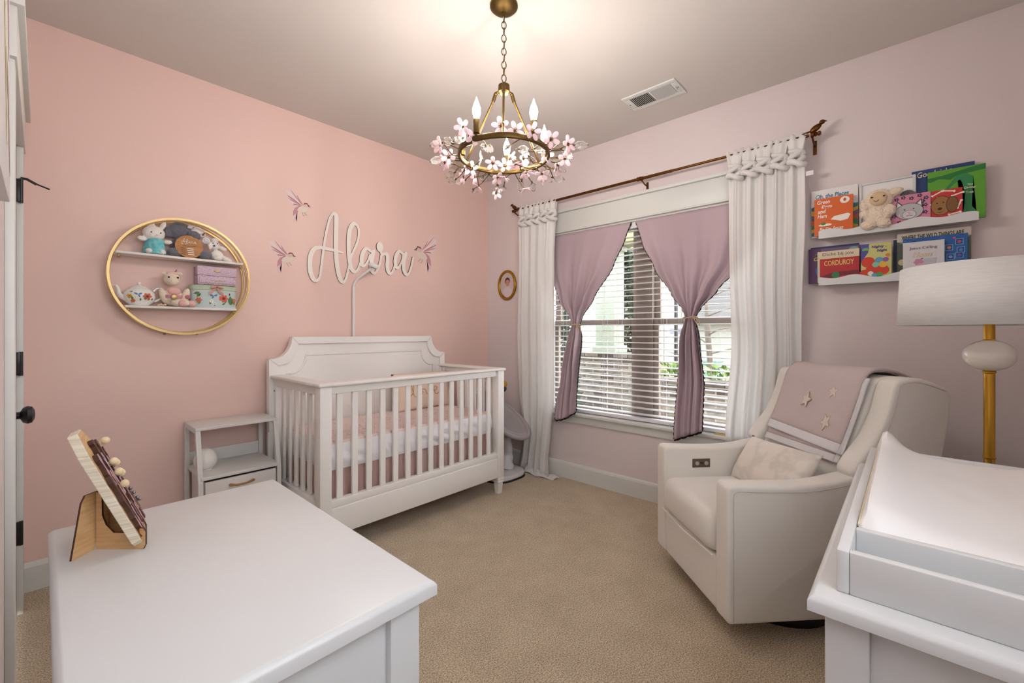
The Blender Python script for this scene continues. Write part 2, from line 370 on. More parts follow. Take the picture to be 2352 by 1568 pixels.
# ------------------------------------------------------------------ ceiling vent
vent = thing('ceiling_vent', 'white metal air vent with slatted louvres in the ceiling', 'vent', (2.626, 1.195, HC))
vx0, vx1, vy0, vy1 = 2.528, 2.726, 1.022, 1.368
for a, b, c, d in ((vx0, vx0+.035, vy0, vy1), (vx1-.035, vx1, vy0, vy1), (vx0+.035, vx1-.035, vy0, vy0+.04), (vx0+.035, vx1-.035, vy1-.04, vy1), (vx0+.035, vx1-.035, 1.188, 1.202)):
    B('frame', TRIM, vent, a, b, c, d, HC-.009, HC-.0005, .003)
B('duct', DARK, vent, vx0+.03, vx1-.03, vy0+.035, vy1-.035, HC-.0022, HC-.0008, 0)
lv = None
for half, (c, d, an) in enumerate(((vy0+.045, 1.186, -40), (1.204, vy1-.045, 40))):
    for i in range(11):
        y = c+(i+.5)*(d-c)/11
        bm = nb(); box(bm, vx0+.035, vx1-.035, -.0065, .0065, -.0006, .0006)
        bm.transform(M.Translation((0, y, HC-.006)) @ M.Rotation(math.radians(an), 4, 'X')); obj('louvre', bm, TRIM, vent)
B('lever', TRIM, vent, 2.60, 2.64, vy0+.022, vy0+.026, HC-.022, HC-.008, .001)
for y in (vy0+.015, vy1-.015): obj('screw', ell(nb(), (2.626, y, HC-.0095), (.004, .004, .0015)), DARK, vent, True)

# ------------------------------------------------------------------ blinds, rod and curtains
blind = thing('window_blind', 'white wide slatted blind hanging open inside the window', 'blind', (WX+.045, CY, OZ1))
BX = WX+.045
B('head_rail', SLAT, blind, BX-.03, BX+.03, OY0+.016, OY1-.016, OZ1-.06, OZ1-.013)
B('bottom_rail', SLAT, blind, BX-.027, BX+.027, OY0+.02, OY1-.02, OZ0+.006, OZ0+.03, .004)
bm = nb(); pr = [(-.025, -.002), (-.012, .0012), (0, .002), (.012, .0012), (.025, -.002), (.025, .0008), (.012, .004), (0, .0048), (-.012, .004), (-.025, .0008)]
prism(bm, pr, lambda a, b, d: V((a, d, b)), -(OY1-OY0)/2+.02, (OY1-OY0)/2-.02)
ns = 32; sl0 = None
for i in range(ns):
    z = OZ0+.055+i*(OZ1-.075-OZ0-.055)/(ns-1)
    mx = M.Translation((BX, CY, z)) @ M.Rotation(math.radians(-4), 4, 'Y')
    if sl0 is None: sl0 = obj('slat', bm, SLAT, blind, 50, W=False); sl0.matrix_local = MW[blind].inverted() @ mx
    else: inst(sl0, blind, MW[blind].inverted() @ mx)
for y in (OY0+.15, OY0+.55, CY-.18, CY+.18, OY1-.55, OY1-.15):
    b2 = nb()
    for dx in (-.027, .027): tube(b2, [(BX+dx, y, OZ1-.06), (BX+dx, y, OZ0+.03)], .0011, 5)
    tube(b2, [(BX-.028, y+.014, OZ1-.06), (BX-.028, y+.014, OZ0+.02)], .0009, 5); obj('ladder_cord', b2, SLAT, blind)
pc = thing('pencil', 'short yellow pencil lying on the window sill by the right curtain', 'pencil', (WX-.02, .915, OZ0))
obj('barrel', tube(nb(), [(WX-.02, .87, OZ0+.006), (WX-.02, .945, OZ0+.006)], .0045, 6), flatc('pencil_yellow', 'D8A935'), pc)
obj('tip', tube(nb(), [(WX-.02, .945, OZ0+.006), (WX-.02, .957, OZ0+.006)], [.0045, .0008], 6), WOODL, pc)

RXp, RZp = WX-.095, 2.345
rod = thing('curtain_rod', 'thin bronze curtain rod with bird shaped ends above the window', 'curtain rod', (RXp, CY, RZp))
obj('rod', tube(nb(), [(RXp, .415, RZp), (RXp, 1.56, RZp)], .0085, 14), BRONZE, rod, 40)
obj('rod', tube(nb(), [(RXp, 1.2, RZp), (RXp, 2.645, RZp)], .0105, 14), BRONZE, rod, 40)
obj('collar', lathe(nb(), [(.011, -.014), (.016, -.012), (.013, 0), (.016, .012), (.011, .014)], (RXp, 1.44, RZp), 16, RX(90).to_4x4()), BRONZE, rod, 40)
for y in (.40, 1.42, 2.66):
    bm = nb(); box(bm, WX-.004, WX-.0005, y-.009, y+.009, RZp-.085, RZp-.005, .001); tube(bm, crom([(WX-.004, y, RZp-.035), (WX-.05, y, RZp-.03), (RXp, y, RZp-.014)], 5), .005, 8)
    lathe(bm, [(.0135, -.008), (.0135, .008)], (RXp, y, RZp), 14, RX(90).to_4x4()); obj('bracket', bm, BRONZE, rod, 40)
for y, s in ((.385, -1), (2.66, 1)):
    bm = nb(); lathe(bm, [(.008, -.02), (.014, -.014), (.009, -.006), (.014, .0), (.009, .008), (.013, .014), (.013, .022), (.006, .026)], (RXp, y, RZp), 14, RX(-90*s).to_4x4())
    f = obj('finial', bm, BRONZE, rod, 40)
    P = [((RXp, y+s*.0, RZp+.032), (.013, .032, .017), RX(s*32)), ((RXp, y+s*.03, RZp+.058), (.0115, .014, .0125), None), ((RXp, y-s*.05, RZp+.016), (.007, .03, .006), RX(s*12))]
    b2 = nb(); [ell(b2, *p) for p in P]; tube(b2, [(RXp, y+s*.038, RZp+.06), (RXp, y+s*.054, RZp+.056)], [.006, .0008], 8); tube(b2, [(RXp, y-s*.005, RZp+.005), (RXp, y, RZp+.025)], .004, 6)
    obj('bird', b2, BRONZE, f, 60)

def gathered(name, m, parent, edges, z0, z1, folds, amp, xb, ph=0, nu=120, nv=46, thick=.0025, hem=0, roll=.35):
    def fn(u, v):
        zb_ = z0(u) if callable(z0) else z0; z = zb_+(z1-zb_)*v; y0, y1 = edges(z); q = u+.012*math.sin(9*v+ph); a = amp(z) if callable(amp) else amp
        x = (xb(z) if callable(xb) else xb)+a*(math.sin(2*PI*folds*q+ph)+.35*math.sin(2*PI*folds*2.3*q+1.3+ph+2*v))
        zz = z+(hem*math.sin(2*PI*folds*q*2) if v < .02 else 0)
        return V((x, y0+(y1-y0)*u+a*roll*math.cos(2*PI*folds*q+ph), zz))
    o = obj(name, surf(nb(), fn, nu, nv), m, parent, 'all'); solid(o, thick); return o
def interp(z, tab):
    for (za, *a), (zb, *b) in zip(tab, tab[1:]):
        if za >= z >= zb:
            t = (za-z)/(za-zb) if za > zb else 0; t = t*t*(3-2*t)*.5+t*.5; return [p+(q-p)*t for p, q in zip(a, b)]
    return list(tab[-1][1:]) if z < tab[-1][0] else list(tab[0][1:])
def white_curtain(label, tab, ks, folds, xb, z0, foot=None):
    c = thing('curtain', label, 'curtain', (RXp, sum(tab[0][1:])/2, 0), group='white curtains')
    KZ = 2.215
    gathered('cloth', CURT, c, lambda z: interp(z, tab), z0, KZ, folds, lambda z: .013+.008*max(0, (KZ-z)/KZ), xb, ph=len(label)*.1)
    for y in ks:
        wv = (tab[0][1]-tab[0][2])/len(ks)*.56
        def fan(u, v):          # gathered tab from the knot up and over the rod
            a = 2*u-1; ww = wv*(.62+.5*v); return V((RXp+(-.014-.006*math.sin(9*u+y*30))*(1 if v < .9 else .2), y+a*ww, KZ+.02+v*(RZp+.022-KZ-.02)+.009*math.sin(14*u+y*9)*v))
        t = obj('tab', surf(nb(), fan, 26, 10), CURT, c, 'all'); solid(t, .004)
        t2 = obj('tab', surf(nb(), lambda u, v: V((RXp+.013, y+(2*u-1)*wv*(.6+.45*v), KZ+.01+v*(RZp+.012-KZ-.01))), 10, 6), CURT, c, 'all'); solid(t2, .003)
        bm = nb()
        for k in range(4):      # wraps of the knot
            pts = []
            for j in range(20):
                a = 2*PI*j/20; pts.append((RXp-.006+(.026-.003*k)*math.cos(a), y+wv*(.86-.05*k)*math.sin(a), KZ-.014+.020*k+.016*math.sin(a+k*1.9)+.004*math.sin(3*a+k)))
            tube(bm, pts, .0155-.001*k, 8, closed=True)
        o = obj('knot', bm, CURT, c, 'all')
    return c
c1 = white_curtain('long white tab top curtain beside the mauve panel, nearest the crib', [(2.23, 2.605, 2.185), (1.9, 2.60, 2.20), (1.2, 2.62, 2.205), (.7, 2.60, 2.205), (.35, 2.545, 2.245), (.15, 2.56, 2.27), (0, 2.60, 2.26)], (2.555, 2.48, 2.395, 2.31, 2.23), 4.5,
              lambda z: RXp-.005-.02*max(0, .6-z), .006)
bm = surf(nb(), lambda u, v: V((RXp-.06+.10*v+.01*math.sin(9*u), 2.50-.32*u-.0*v, .008+.05*(1-abs(2*v-1))*(1-u)+.006*math.sin(12*u+5*v))), 24, 10); o = obj('floor_hem', bm, CURT, c1, 'all'); solid(o, .003)
c2 = white_curtain('long white tab top curtain beside the bookshelves, behind the armchair', [(2.23, .835, .44), (1.9, .835, .435), (1.2, .825, .46), (.6, .87, .47), (0, .89, .47)], (.80, .72, .64, .56, .475), 5.5, lambda z: RXp+.045*min(1, max(0, (1.5-z)/.5)), .006)
B('care_tag', SLAT, c2, RXp-.005, RXp-.004, .395, .43, 2.12, 2.145, 0)

def mauve(label, tab, z0, z1, tie, ph):
    c = thing('blackout_panel', label, 'curtain', (WX-.01, tie[0], 0), group='mauve blackout panels')
    zt = tie[1]
    def xb(z): return WX+.004-.10*min(1, max(0, (OZ1-z)/1.4))
    def amp(z): return .003+.030*math.exp(-((z-zt)/.42)**2)*(.5+.5*min(1, abs(z-zt)/.12))+(.014*min(1, (zt-z)/.2) if z < zt else 0)
    ed = lambda z: interp(z, tab)
    gathered('cloth', MAUVE, c, ed, z0, z1, 3.5, amp, xb, ph, 110, 70, .0016, 0, roll=0)
    gathered('blackout_lining', BLACKF, c, ed, lambda u: z0(u)-.008-.006*abs(math.sin(u*26)), z1+.004, 3.5, amp, lambda z: xb(z)+.0045, ph, 110, 70, .0012, 0, roll=0)
    for e, sg in ((0, 1), (1, -1)):             # scalloped black edge showing beside the cloth
        def edge(u, v, e=e, sg=sg):
            z = z0(e)+(z1-z0(e))*v; a = amp(z); q = e+.012*math.sin(9*v+ph); x = xb(z)+.0045+a*(math.sin(2*PI*3.5*q+ph)+.35*math.sin(2*PI*3.5*2.3*q+1.3+ph+2*v))
            return V((x, ed(z)[e]+sg*u*(.002+.006*abs(math.sin(z*85))), z))
        o = obj('scalloped_edge', surf(nb(), edge, 1, 220), BLACKF, c); solid(o, .0012)
    bm = nb(); pts = [(xb(zt)-.004+.042*math.cos(2*PI*i/24), tie[0]+.048*math.sin(2*PI*i/24), zt+.006*math.sin(4*PI*i/24)) for i in range(24)]
    tube(bm, pts, .0042, 6, closed=True); tube(bm, [(xb(zt)-.04, tie[0]-.03, zt), (xb(zt)-.03, tie[0]-.052, zt-.04), (xb(zt)-.028, tie[0]-.05, zt-.075)], .0032, 6)
    tube(bm, [(xb(zt)-.04, tie[0]-.03, zt), (xb(zt)-.03, tie[0]-.07, zt-.02), (xb(zt)-.028, tie[0]-.068, zt-.055)], .0032, 6)
    obj('rope_tie', bm, flatc('jute_rope', 'C8B08C', .9), c, 50)
mauve('mauve blackout panel tied with rope, next to the crib side curtain', [(2.085, 2.335, 1.551), (1.95, 2.335, 1.60), (1.75, 2.31, 1.69), (1.5, 2.20, 1.86), (1.36, 2.085, 1.965), (1.295, 2.06, 1.985), (1.2, 2.085, 1.965), (.9, 2.15, 1.975), (.5, 2.215, 1.99)], lambda u: .50+.10*u*u, 2.074, (2.02, 1.295), .3)
mauve('mauve blackout panel tied with rope, next to the armchair side curtain', [(2.085, 1.519, .65), (1.9, 1.46, .66), (1.7, 1.36, .74), (1.5, 1.23, .92), (1.39, 1.15, 1.02), (1.335, 1.125, 1.055), (1.2, 1.16, 1.02), (.9, 1.175, .985), (.5, 1.19, .995)], lambda u: .50+.09*u, 2.074, (1.09, 1.335), 1.9)

# ------------------------------------------------------------------ outdoors, seen through the blind
def X_(r, x): return r*x
GROUND = mat('straw_lawn', '927F58', .95, col2='6F6344', nscale=1.2)
g = obj('lawn', box(nb(), WX+.3, 70, -40, 70, -.75, -.55), GROUND); g['kind'] = 'structure'
BRK = [mat('brick_'+n, a, .9, col2=b, nscale=14, bump=.4, bscale=60) for n, a, b in (('brown', '4C433A', '5F5448'), ('grey', '635E56', '4F4A43'), ('dark', '362E28', '443A32'), ('buff', '6F6656', '5B5348'))]
MORT = mat('pale_mortar', '7C776D', .95)
def brick_wall(name, label, y0, y1, zt, x):
    t = thing(name, label, 'wall', (x, (y0+y1)/2, -.55))
    B('core', MORT, t, x+.004, x+.2, y0, y1, -.55, zt-.06, 0)
    src = []
    for m in BRK:
        b = box(nb(), -.006, .09, -.097, .097, -.031, .031, .004, 1); src.append((b, m))
    made = [None]*4; r = 0; z = .02
    while z < zt-.07:
        y = y0+.1-(.105 if r % 2 else 0)
        while y < y1-.05:
            if y > y0+.08:
                k = random.randrange(4); mx = MW[t].inverted() @ M.Translation((x+.006+random.uniform(-.003, .003), y, z+.035))
                if made[k] is None: made[k] = obj('brick', src[k][0], src[k][1], t, W=False); made[k].matrix_local = mx
                else: inst(made[k], t, mx)
            y += .21
        z += .075; r += 1
    for k in range(int((y1-y0)/.21)):
        B('cap_brick', BRK[k % 4], t, x-.03, x+.23, y0+k*.21+.004, y0+k*.21+.206, zt-.06, zt, .005, 1)
brick_wall('brick_porch_wall', 'low brown brick porch wall under the lower right of the window', .2, 2.38, .69, 5.0)
brick_wall('brick_pier', 'taller brick pier carrying the pale green porch column', 2.39, 3.65, .97, 5.0)
COLM = mat('pale_green_column', '848E7E', .7); 
t = thing('porch_column', 'square pale green porch column standing on the brick pier', 'column', (5.1, 2.95, .97))
B('shaft', COLM, t, 4.98, 5.24, 2.79, 3.07, 1.0, 2.36); B('base', COLM, t, 4.95, 5.27, 2.76, 3.10, .97, 1.06); B('capital', COLM, t, 4.95, 5.27, 2.76, 3.10, 2.30, 2.36)
tag(B('porch_beam', mat('olive_beam', '7D7C5C', .8), None, 4.9, 5.3, -.5, 4.6, 2.36, 2.7), 'olive painted porch beam above the square column', 'beam')
SID = mat('white_siding', '9E9D94', .8); ROOF = mat('grey_shingle', '55534F', .9, col2='3C3A38', nscale=30, wave=(1, 1, 12)); SHUT = mat('blue_grey_glass', '5C6672', .3)
house = thing('white_house', 'white board and batten house with steep gable across the street', 'building', (23, 11, -.55))
HX = 23
prism_f = lambda a, b, d: V((HX+d, a, b))
prism(bm := nb(), [(7.9, -.55), (13.2, -.55), (13.2, 4.4), (11.2, 7.3), (7.9, 7.3)], prism_f, 0, 6); obj('wall', bm, SID, house)
for k in range(13): B('batten', SID, house, HX-.05, HX, 8.1+k*.4, 8.16+k*.4, 1.75, 4.4+ (0 if k > 8 else 2.6), 0)
for ya, yb in ((8.0, 9.65), (9.85, 11.5)):
    g = B('garage_door', flatc('garage_white', 'A8A8A3'), house, HX-.08, HX, ya, yb, -.5, 1.6, .01)
    for k in range(4):
        for q in range(2): B('pane', SHUT, g, HX-.1, HX-.07, ya+.15+k*.36, ya+.42+k*.36, 1.12+q*.17, 1.26+q*.17, 0)
    for q in range(4): B('panel_groove', MORT, g, HX-.086, HX-.075, ya, yb, -.1+q*.5, -.08+q*.5, 0)
wd = B('window', flatc('garage_white', 'A8A8A3'), house, HX-.06, HX, 10.2, 10.75, 2.6, 3.9, .01)
for k in range(6): B('pane', SHUT, wd, HX-.08, HX-.05, 10.25+(k % 2)*.24, 10.46+(k % 2)*.24, 2.68+(k//2)*.4, 3.02+(k//2)*.4, 0)
prism(bm := nb(), [(10.9, 7.5), (13.9, 3.4), (13.7, 3.3), (10.9, 7.1)], prism_f, -.5, 6.5); obj('roof', bm, ROOF, house)
prism(bm := nb(), [(10.9, 7.15), (13.75, 3.25), (13.6, 3.05), (10.9, 6.75)], prism_f, -.52, -.4); obj('bargeboard', bm, SID, house)
h2 = thing('grey_roofed_house', 'low house with grey shingle roof behind the right curtain', 'building', (20, 5, -.55))
B('wall', flatc('grey_siding', '7E807A', .8), h2, 20, 25, 3.2, 7.2, -.55, 1.9, 0)
prism(bm := nb(), [(19.5, 1.8), (22.5, 4.2), (25.5, 1.8), (25.5, 1.6), (19.5, 1.6)], lambda a, b, d: V((a, d, b)), 3.0, 7.5); obj('roof', bm, ROOF, h2)
lp = thing('lamp_post', 'thin black street lamp post in front of the white house', 'lamp post', (9, 3.6, -.55))
obj('post', tube(nb(), [(9, 3.6, -.55), (9, 3.6, 2.2)], .045, 10), BLACK, lp, 40); obj('base', lathe(nb(), [(.1, 0), (.1, .3), (.05, .45)], (9, 3.6, -.55), 12), BLACK, lp, 40)
obj('lantern', lathe(nb(), [(.05, 0), (.12, .05), (.15, .35), (.05, .45), (.0, .5)], (9, 3.6, 2.2), 8), BLACK, lp)
ub = thing('utility_box', 'green metal utility box on the straw coloured lawn', 'utility box', (13, 4.2, -.55))
gm = flatc('utility_green', '4D6B60', .5)
B('cabinet', gm, ub, 12.8, 13.4, 4.0, 4.45, -.55, .36, .02); B('lid', gm, ub, 12.75, 13.45, 3.96, 4.49, .36, .44, .02); B('warning_sign', SLAT, ub, 12.795, 12.8, 4.15, 4.3, .1, .25, 0)
LEAF = [mat('leaf_'+n, a, .8) for n, a in (('dark', '2E3A26'), ('mid', '4F6A34'), ('bright', '5F7A34'))]; BARK = mat('grey_bark', '5A5148', .9)
def leaves(bm, n, fn, s):
    for _ in range(n):
        p, d = fn(); d = V(d).normalized(); q = d.orthogonal().normalized(); q = M.Rotation(random.uniform(0, 6.3), 3, d) @ q; l = s*random.uniform(.6, 1.3); wv = l*.28
        a = [bm.verts.new(p), bm.verts.new(p+d*l*.5+q*wv), bm.verts.new(p+d*l), bm.verts.new(p+d*l*.5-q*wv)]; bm.faces.new(a)
def conifer(label, x, y, r, hgt, n, s, z0=-.55):
    t = thing('evergreen_tree', label, 'tree', (x, y, z0))
    obj('trunk', tube(nb(), [(x, y, z0), (x, y, z0+hgt*.95)], [.06, .015], 8), BARK, t, 40)
    def fn():
        v = random.random()**1.3; a = random.uniform(0, 2*PI); rr = r*(1-v)**.8*math.sqrt(random.random()); return V((x+rr*math.cos(a), y+rr*math.sin(a), z0+.1+v*hgt*.95)), (math.cos(a), math.sin(a), random.uniform(-.5, .6))
    bm = nb(); leaves(bm, n, fn, s); o = obj('foliage', bm, LEAF[0], t, recalc=False); o['kind'] = 'stuff'
conifer('dark evergreen close to the window on its crib side', 4.3, 3.27, .42, 3.0, 5000, .09)
conifer('dark evergreen between the porch column and the white house', 7.6, 4.05, .55, 3.4, 3500, .16)
def shrub(label, x, y, z0, r, hgt, n):
    t = thing('shrub', label, 'shrub', (x, y, z0))
    bm = nb(); [tube(bm, [(x, y, z0), (x+.3*r*math.cos(k*2.4), y+.8*r*math.sin(k*2.4), z0+hgt*.7)], .012, 5) for k in range(5)]; obj('stems', bm, BARK, t)
    def fn():
        a = random.uniform(0, 2*PI); v = random.random(); rr = r*math.sqrt(random.random()); return V((x+.4*rr*math.cos(a), y+rr*math.sin(a), z0+v*hgt)), (math.cos(a), math.sin(a), 1)
    bm = nb(); leaves(bm, n, fn, .09); o = obj('foliage', bm, LEAF[2], t, recalc=False); o['kind'] = 'stuff'
shrub('bright green shrub over the brick wall left of the tied mauve panel', 5.5, 2.2, -.55, .25, 1.36, 700)
shrub('bright green shrub over the brick wall beside the armchair side curtain', 5.5, 1.62, -.55, .25, 1.36, 600)
t = thing('bare_tree', 'bare branched tree right of the lamp post', 'tree', (8, 2.75, -.55))
obj('trunk', tube(nb(), crom([(8, 2.6, -.55), (8.05, 2.6, .5), (8, 2.65, 1.6), (8.1, 2.7, 3.4)], 6), [.06]*6+[.05]*6+[.03]*7, 7), BARK, t, 40)
for k in range(16):
    z = .5+k*.17; s = 1 if k % 2 else -1; l = random.uniform(.4, .9)
    br = obj('branch', tube(nb(), crom([(8.02, 2.64, z), (8+random.uniform(-.2, .2), 2.64+s*l*.5, z+.12), (8+random.uniform(-.3, .3), 2.64+s*l, z+.1+random.uniform(-.1, .3))], 4), [.016, .014, .013, .012, .01, .009, .007, .005, .003], 5), BARK, t)

# ------------------------------------------------------------------ wall canvas by the door, oval portrait
cv = thing('wall_canvas', 'white canvas print with soft pink and yellow strokes at the far left edge', 'picture', (DX, 1.2, 1.53))
B('canvas', flatc('canvas_white', 'E6E4E6'), cv, DX+.001, DX+.026, .85, 1.49, 1.53, 2.45, .002)
for k, (y, z, l, cc) in enumerate(((1.40, 1.98, .3, 'C9A7B6'), (1.32, 1.8, .35, 'D7CF95'), (1.44, 1.7, .22, 'C7A9A9'), (1.25, 2.1, .3, 'D9B6BE'), (1.42, 2.25, .2, 'DDC8CE'))):
    ribbon(bm := nb(), [(y-.1, z+l/2), (y-.03, z+l*.2), (y+.02, z-l*.2), (y+.04, z-l/2)], [.01, .03, .03, .008], lambda a, b, d: V((DX+.0265+d, a, b)), 0, .0004, (0, 0)); obj('brush_stroke', bm, flatc('stroke_%d' % k, cc), cv)
ov = thing('oval_portrait', 'small oval gold framed portrait of a child on the wall by the corner', 'picture frame', (WX, 2.832, 1.685))
bm = nb(); pts = [(WX-.012, 2.832+.106*math.cos(2*PI*i/40), 1.685+.132*math.sin(2*PI*i/40)) for i in range(40)]
tube(bm, pts, .013, 10, closed=True); obj('frame', bm, mat('antique_gold', 'A9802F', .3, metal=1), ov, 'all')
fo = lambda a, b: V((WX-.008, a, b))
flat('photo', flatc('portrait_backdrop', 'CFC0BE'), ov, fo, circ(2.832, 1.685, .098, .124, 32))
f2 = lambda d: (lambda a, b: V((WX-.008-d, a, b)))
flat('portrait_dress', flatc('portrait_dress', 'D9CBD0'), ov, f2(.0006), circ(2.83, 1.62, .058, .05))
flat('portrait_chair', flatc('portrait_rose', 'B88A84'), ov, f2(.0005), circ(2.835, 1.59, .062, .022))
flat('portrait_hair', flatc('portrait_hair', '4A342C'), ov, f2(.0008), circ(2.83, 1.722, .033, .037)); flat('portrait_face', flatc('portrait_skin', 'C98F7C'), ov, f2(.0012), circ(2.828, 1.706, .027, .033))
for y in (2.838, 2.818): flat('portrait_eye', flatc('portrait_dark', '2A1C1A'), ov, f2(.0016), circ(y, 1.71, .004, .003, 8))
flat('portrait_mouth', flatc('portrait_lip', '8F4A44'), ov, f2(.0016), circ(2.828, 1.688, .007, .002, 8))

# ------------------------------------------------------------------ crib
CX0, CX1, CYF, CYB = 1.0, 2.415, 2.30, 3.055
crib = thing('crib', 'white wooden baby crib with tall shaped headboard against the pink wall', 'crib', (1.7, 2.68, 0))
def foot(x, y):
    bm = nb(); s = .03
    for (r, z) in (): pass
    lathe(bm, [(.026, .0), (.036, .085), (.045, .092), (.036, .10), (.045, .108), (.045, .125)], (x, y, 0), 4, M.Rotation(PI/4, 4, 'Z'))
    return obj('foot', bm, CRIBW, crib)
for x in (CX0+.032, CX1-.032):
    B('post', CRIBW, crib, x-.032, x+.032, CYF, CYF+.064, .125, .945, .004); foot(x, CYF+.032); foot(x, CYB-.04)
B('top_rail', CRIBW, crib, CX0-.012, CX1+.012, CYF-.012, CYF+.076, .942, .962, .007, 3)
B('upper_rail', CRIBW, crib, CX0+.064, CX1-.064, CYF+.012, CYF+.052, .90, .942, .003)
B('lower_rail', CRIBW, crib, CX0+.064, CX1-.064, CYF+.008, CYF+.056, .278, .318, .004)
B('apron', CRIBW, crib, CX0+.064, CX1-.064, CYF+.002, CYF+.06, .128, .278, .006, 3)
sl = nb(); box(sl, -.0175, .0175, -.009, .009, 0, .582, .003, 1); s0 = None
for i in range(14):
    mx = MW[crib].inverted() @ M.Translation((1.121+i*.0888, CYF+.032, .318))
    if s0 is None: s0 = obj('slat', sl, CRIBW, crib, W=False); s0.matrix_local = mx
    else: inst(s0, crib, mx)
for x, nm in ((CX0+.032, 0), (CX1-.032, 1)):
    B('side_top_rail', CRIBW, crib, x-.044, x+.044, CYF+.076, CYB-.02, .942, .962, .006, 3)
    B('side_upper_rail', CRIBW, crib, x-.02, x+.02, CYF+.064, CYB-.05, .895, .942, .003)
    B('side_lower_rail', CRIBW, crib, x-.026, x+.026, CYF+.064, CYB-.05, .2, .318, .004)
    B('back_post', CRIBW, crib, x-.022, x+.022, CYB-.085, CYB-.045, .125, .942, .003)
    obj('bolt', lathe(nb(), [(.006, 0), (.006, .003), (0, .004)], (x-.0225 if nm == 0 else x+.0225, CYB-.065, .862), 12, RY(-90 if nm == 0 else 90).to_4x4()), flatc('steel', '8E9096', .3, metal=1), crib)
    for k in range(6):
        mx = MW[crib].inverted() @ M.Translation((x, 2.412+k*.096, .318)) @ M.Rotation(PI/2, 4, 'Z'); inst(s0, crib, mx)
# headboard: shaped outline with concave corners, outer frame band and inner raised panel line
def hb_outline(x0, x1, zt, zs, n=10, xc=.135):
    p = [(x0, .125), (x0, zs)]
    # concave scoop from shoulder to the top
    for i in range(n+1):
        a = PI/2*i/n; p.append((x0+xc-xc*math.cos(a)+.0, zs+(zt-zs)*(1-math.cos(a)) if False else zt-(zt-zs)*math.cos(a)**1.0 if False else zs+(zt-zs)*(1-math.sin(PI/2-a)) ))
    q = [(x0+x1-a, b) for a, b in p[::-1]]
    return p+q
hx0, hx1 = .982, 2.395
def scoop(x0, x1, zt, zs, xc, n=12):
    p = [(x0, zs)]
    cx, cz = x0, zt                                   # circle centred at the cut-off corner
    for i in range(n+1):
        a = -PI/2+PI/2*i/n; p.append((cx+.022+(xc-.022)*math.cos(a) if i else x0+.022, cz+(zt-zs)*math.sin(a)*1.0))
    return p
L1 = scoop(hx0, hx1, 1.205, 1.065, .14)
outer = [(hx0, .125)]+L1+[(hx0+hx1-a, b) for a, b in L1[::-1]]+[(hx1, .125)]
prism(bm := nb(), outer, lambda a, b, d: V((a, d, b)), CYB-.035, CYB, .003); hb = obj('headboard', bm, CRIBW, crib, 30)
L2 = scoop(hx0+.05, hx1-.05, 1.16, 1.025, .13); inner = [(hx0+.05, .6)]+L2+[(hx0+hx1-a, b) for a, b in L2[::-1]]+[(hx1-.05, .6)]
o2 = [(hx0+.0005, .6)]+[(a, b-.0005) for a, b in L1]+[(hx0+hx1-a, b-.0005) for a, b in L1[::-1]]+[(hx1-.0005, .6)]
bm = nb(); f0, f1 = CYB-.035, CYB-.052
va = [bm.verts.new((a, f1, b)) for a, b in o2]; vb = [bm.verts.new((a, f1, b)) for a, b in inner]; vc = [bm.verts.new((a, f0, b)) for a, b in o2]; vd = [bm.verts.new((a, f0, b)) for a, b in inner]
for i in range(len(o2)-1):
    bm.faces.new((va[i], va[i+1], vb[i+1], vb[i])); bm.faces.new((va[i], vc[i], vc[i+1], va[i+1])); bm.faces.new((vb[i], vb[i+1], vd[i+1], vd[i]))
obj('headboard_frame', bm, CRIBW, hb, 30)
for (a, b) in ((L1[0], L2[0]), (L1[-1], L2[-1]), ((hx0+hx1-L1[0][0], L1[0][1]), (hx0+hx1-L2[0][0], L2[0][1])), ((hx0+hx1-L1[-1][0], L1[-1][1]), (hx0+hx1-L2[-1][0], L2[-1][1]))):
    obj('mitre_joint', tube(nb(), [(a[0], f1-.0001, a[1]), (b[0], f1-.0001, b[1])], .0009, 4), flatc('joint_shadow', '8D8A86'), hb)
L3 = scoop(hx0+.115, hx1-.115, 1.085, .965, .12); ln = [(hx0+.115, .62)]+L3+[(hx0+hx1-a, b) for a, b in L3[::-1]]+[(hx1-.115, .62)]
obj('panel_moulding', tube(nb(), [(a, f0, b) for a, b in ln], .008, 8), CRIBW, hb, 50)
# mattress, skirt, pillow
mt_ = thing('crib_mattress', 'crib mattress in pink star sheet with crumpled white sides', 'mattress', (1.7, 2.68, .47))
mx0, mx1, my0, my1 = 1.075, 2.345, 2.372, 2.985
bm = nb(); box(bm, mx0, mx1, my0, my1, .585, .625, .03, 4); obj('sheet_top', bm, SHEET, mt_, 60)
def side(u, v):
    per = 2*(mx1-mx0+my1-my0); s = u*per; A = mx1-mx0; Bq = my1-my0; z = .465+.145*v
    n = NZ.noise(V((s*9+z*22, z*6, 1.7)))*.022+(abs(math.sin(s*34+z*30+3*NZ.noise(V((s*5, 0, 0)))))-.5)*.010; k = .006*math.sin(PI*v)+n*math.sin(PI*min(1, v*1.2))
    if s < A: return V((mx0+s, my0-k, z))
    s -= A
    if s < Bq: return V((mx1+k, my0+s, z))
    s -= Bq
    if s < A: return V((mx1-s, my1+k, z))
    s -= A; return V((mx0-k, my1-s, z))
obj('sheet_side', surf(nb(), side, 640, 12, cu=True), SATIN, mt_, 'all')
B('core', SATIN, mt_, mx0+.01, mx1-.01, my0+.01, my1-.01, .46, .58, .01)
sk = thing('crib_skirt', 'pleated pink tulle crib skirt hanging below the mattress', 'bed skirt', (1.7, 2.68, .1))
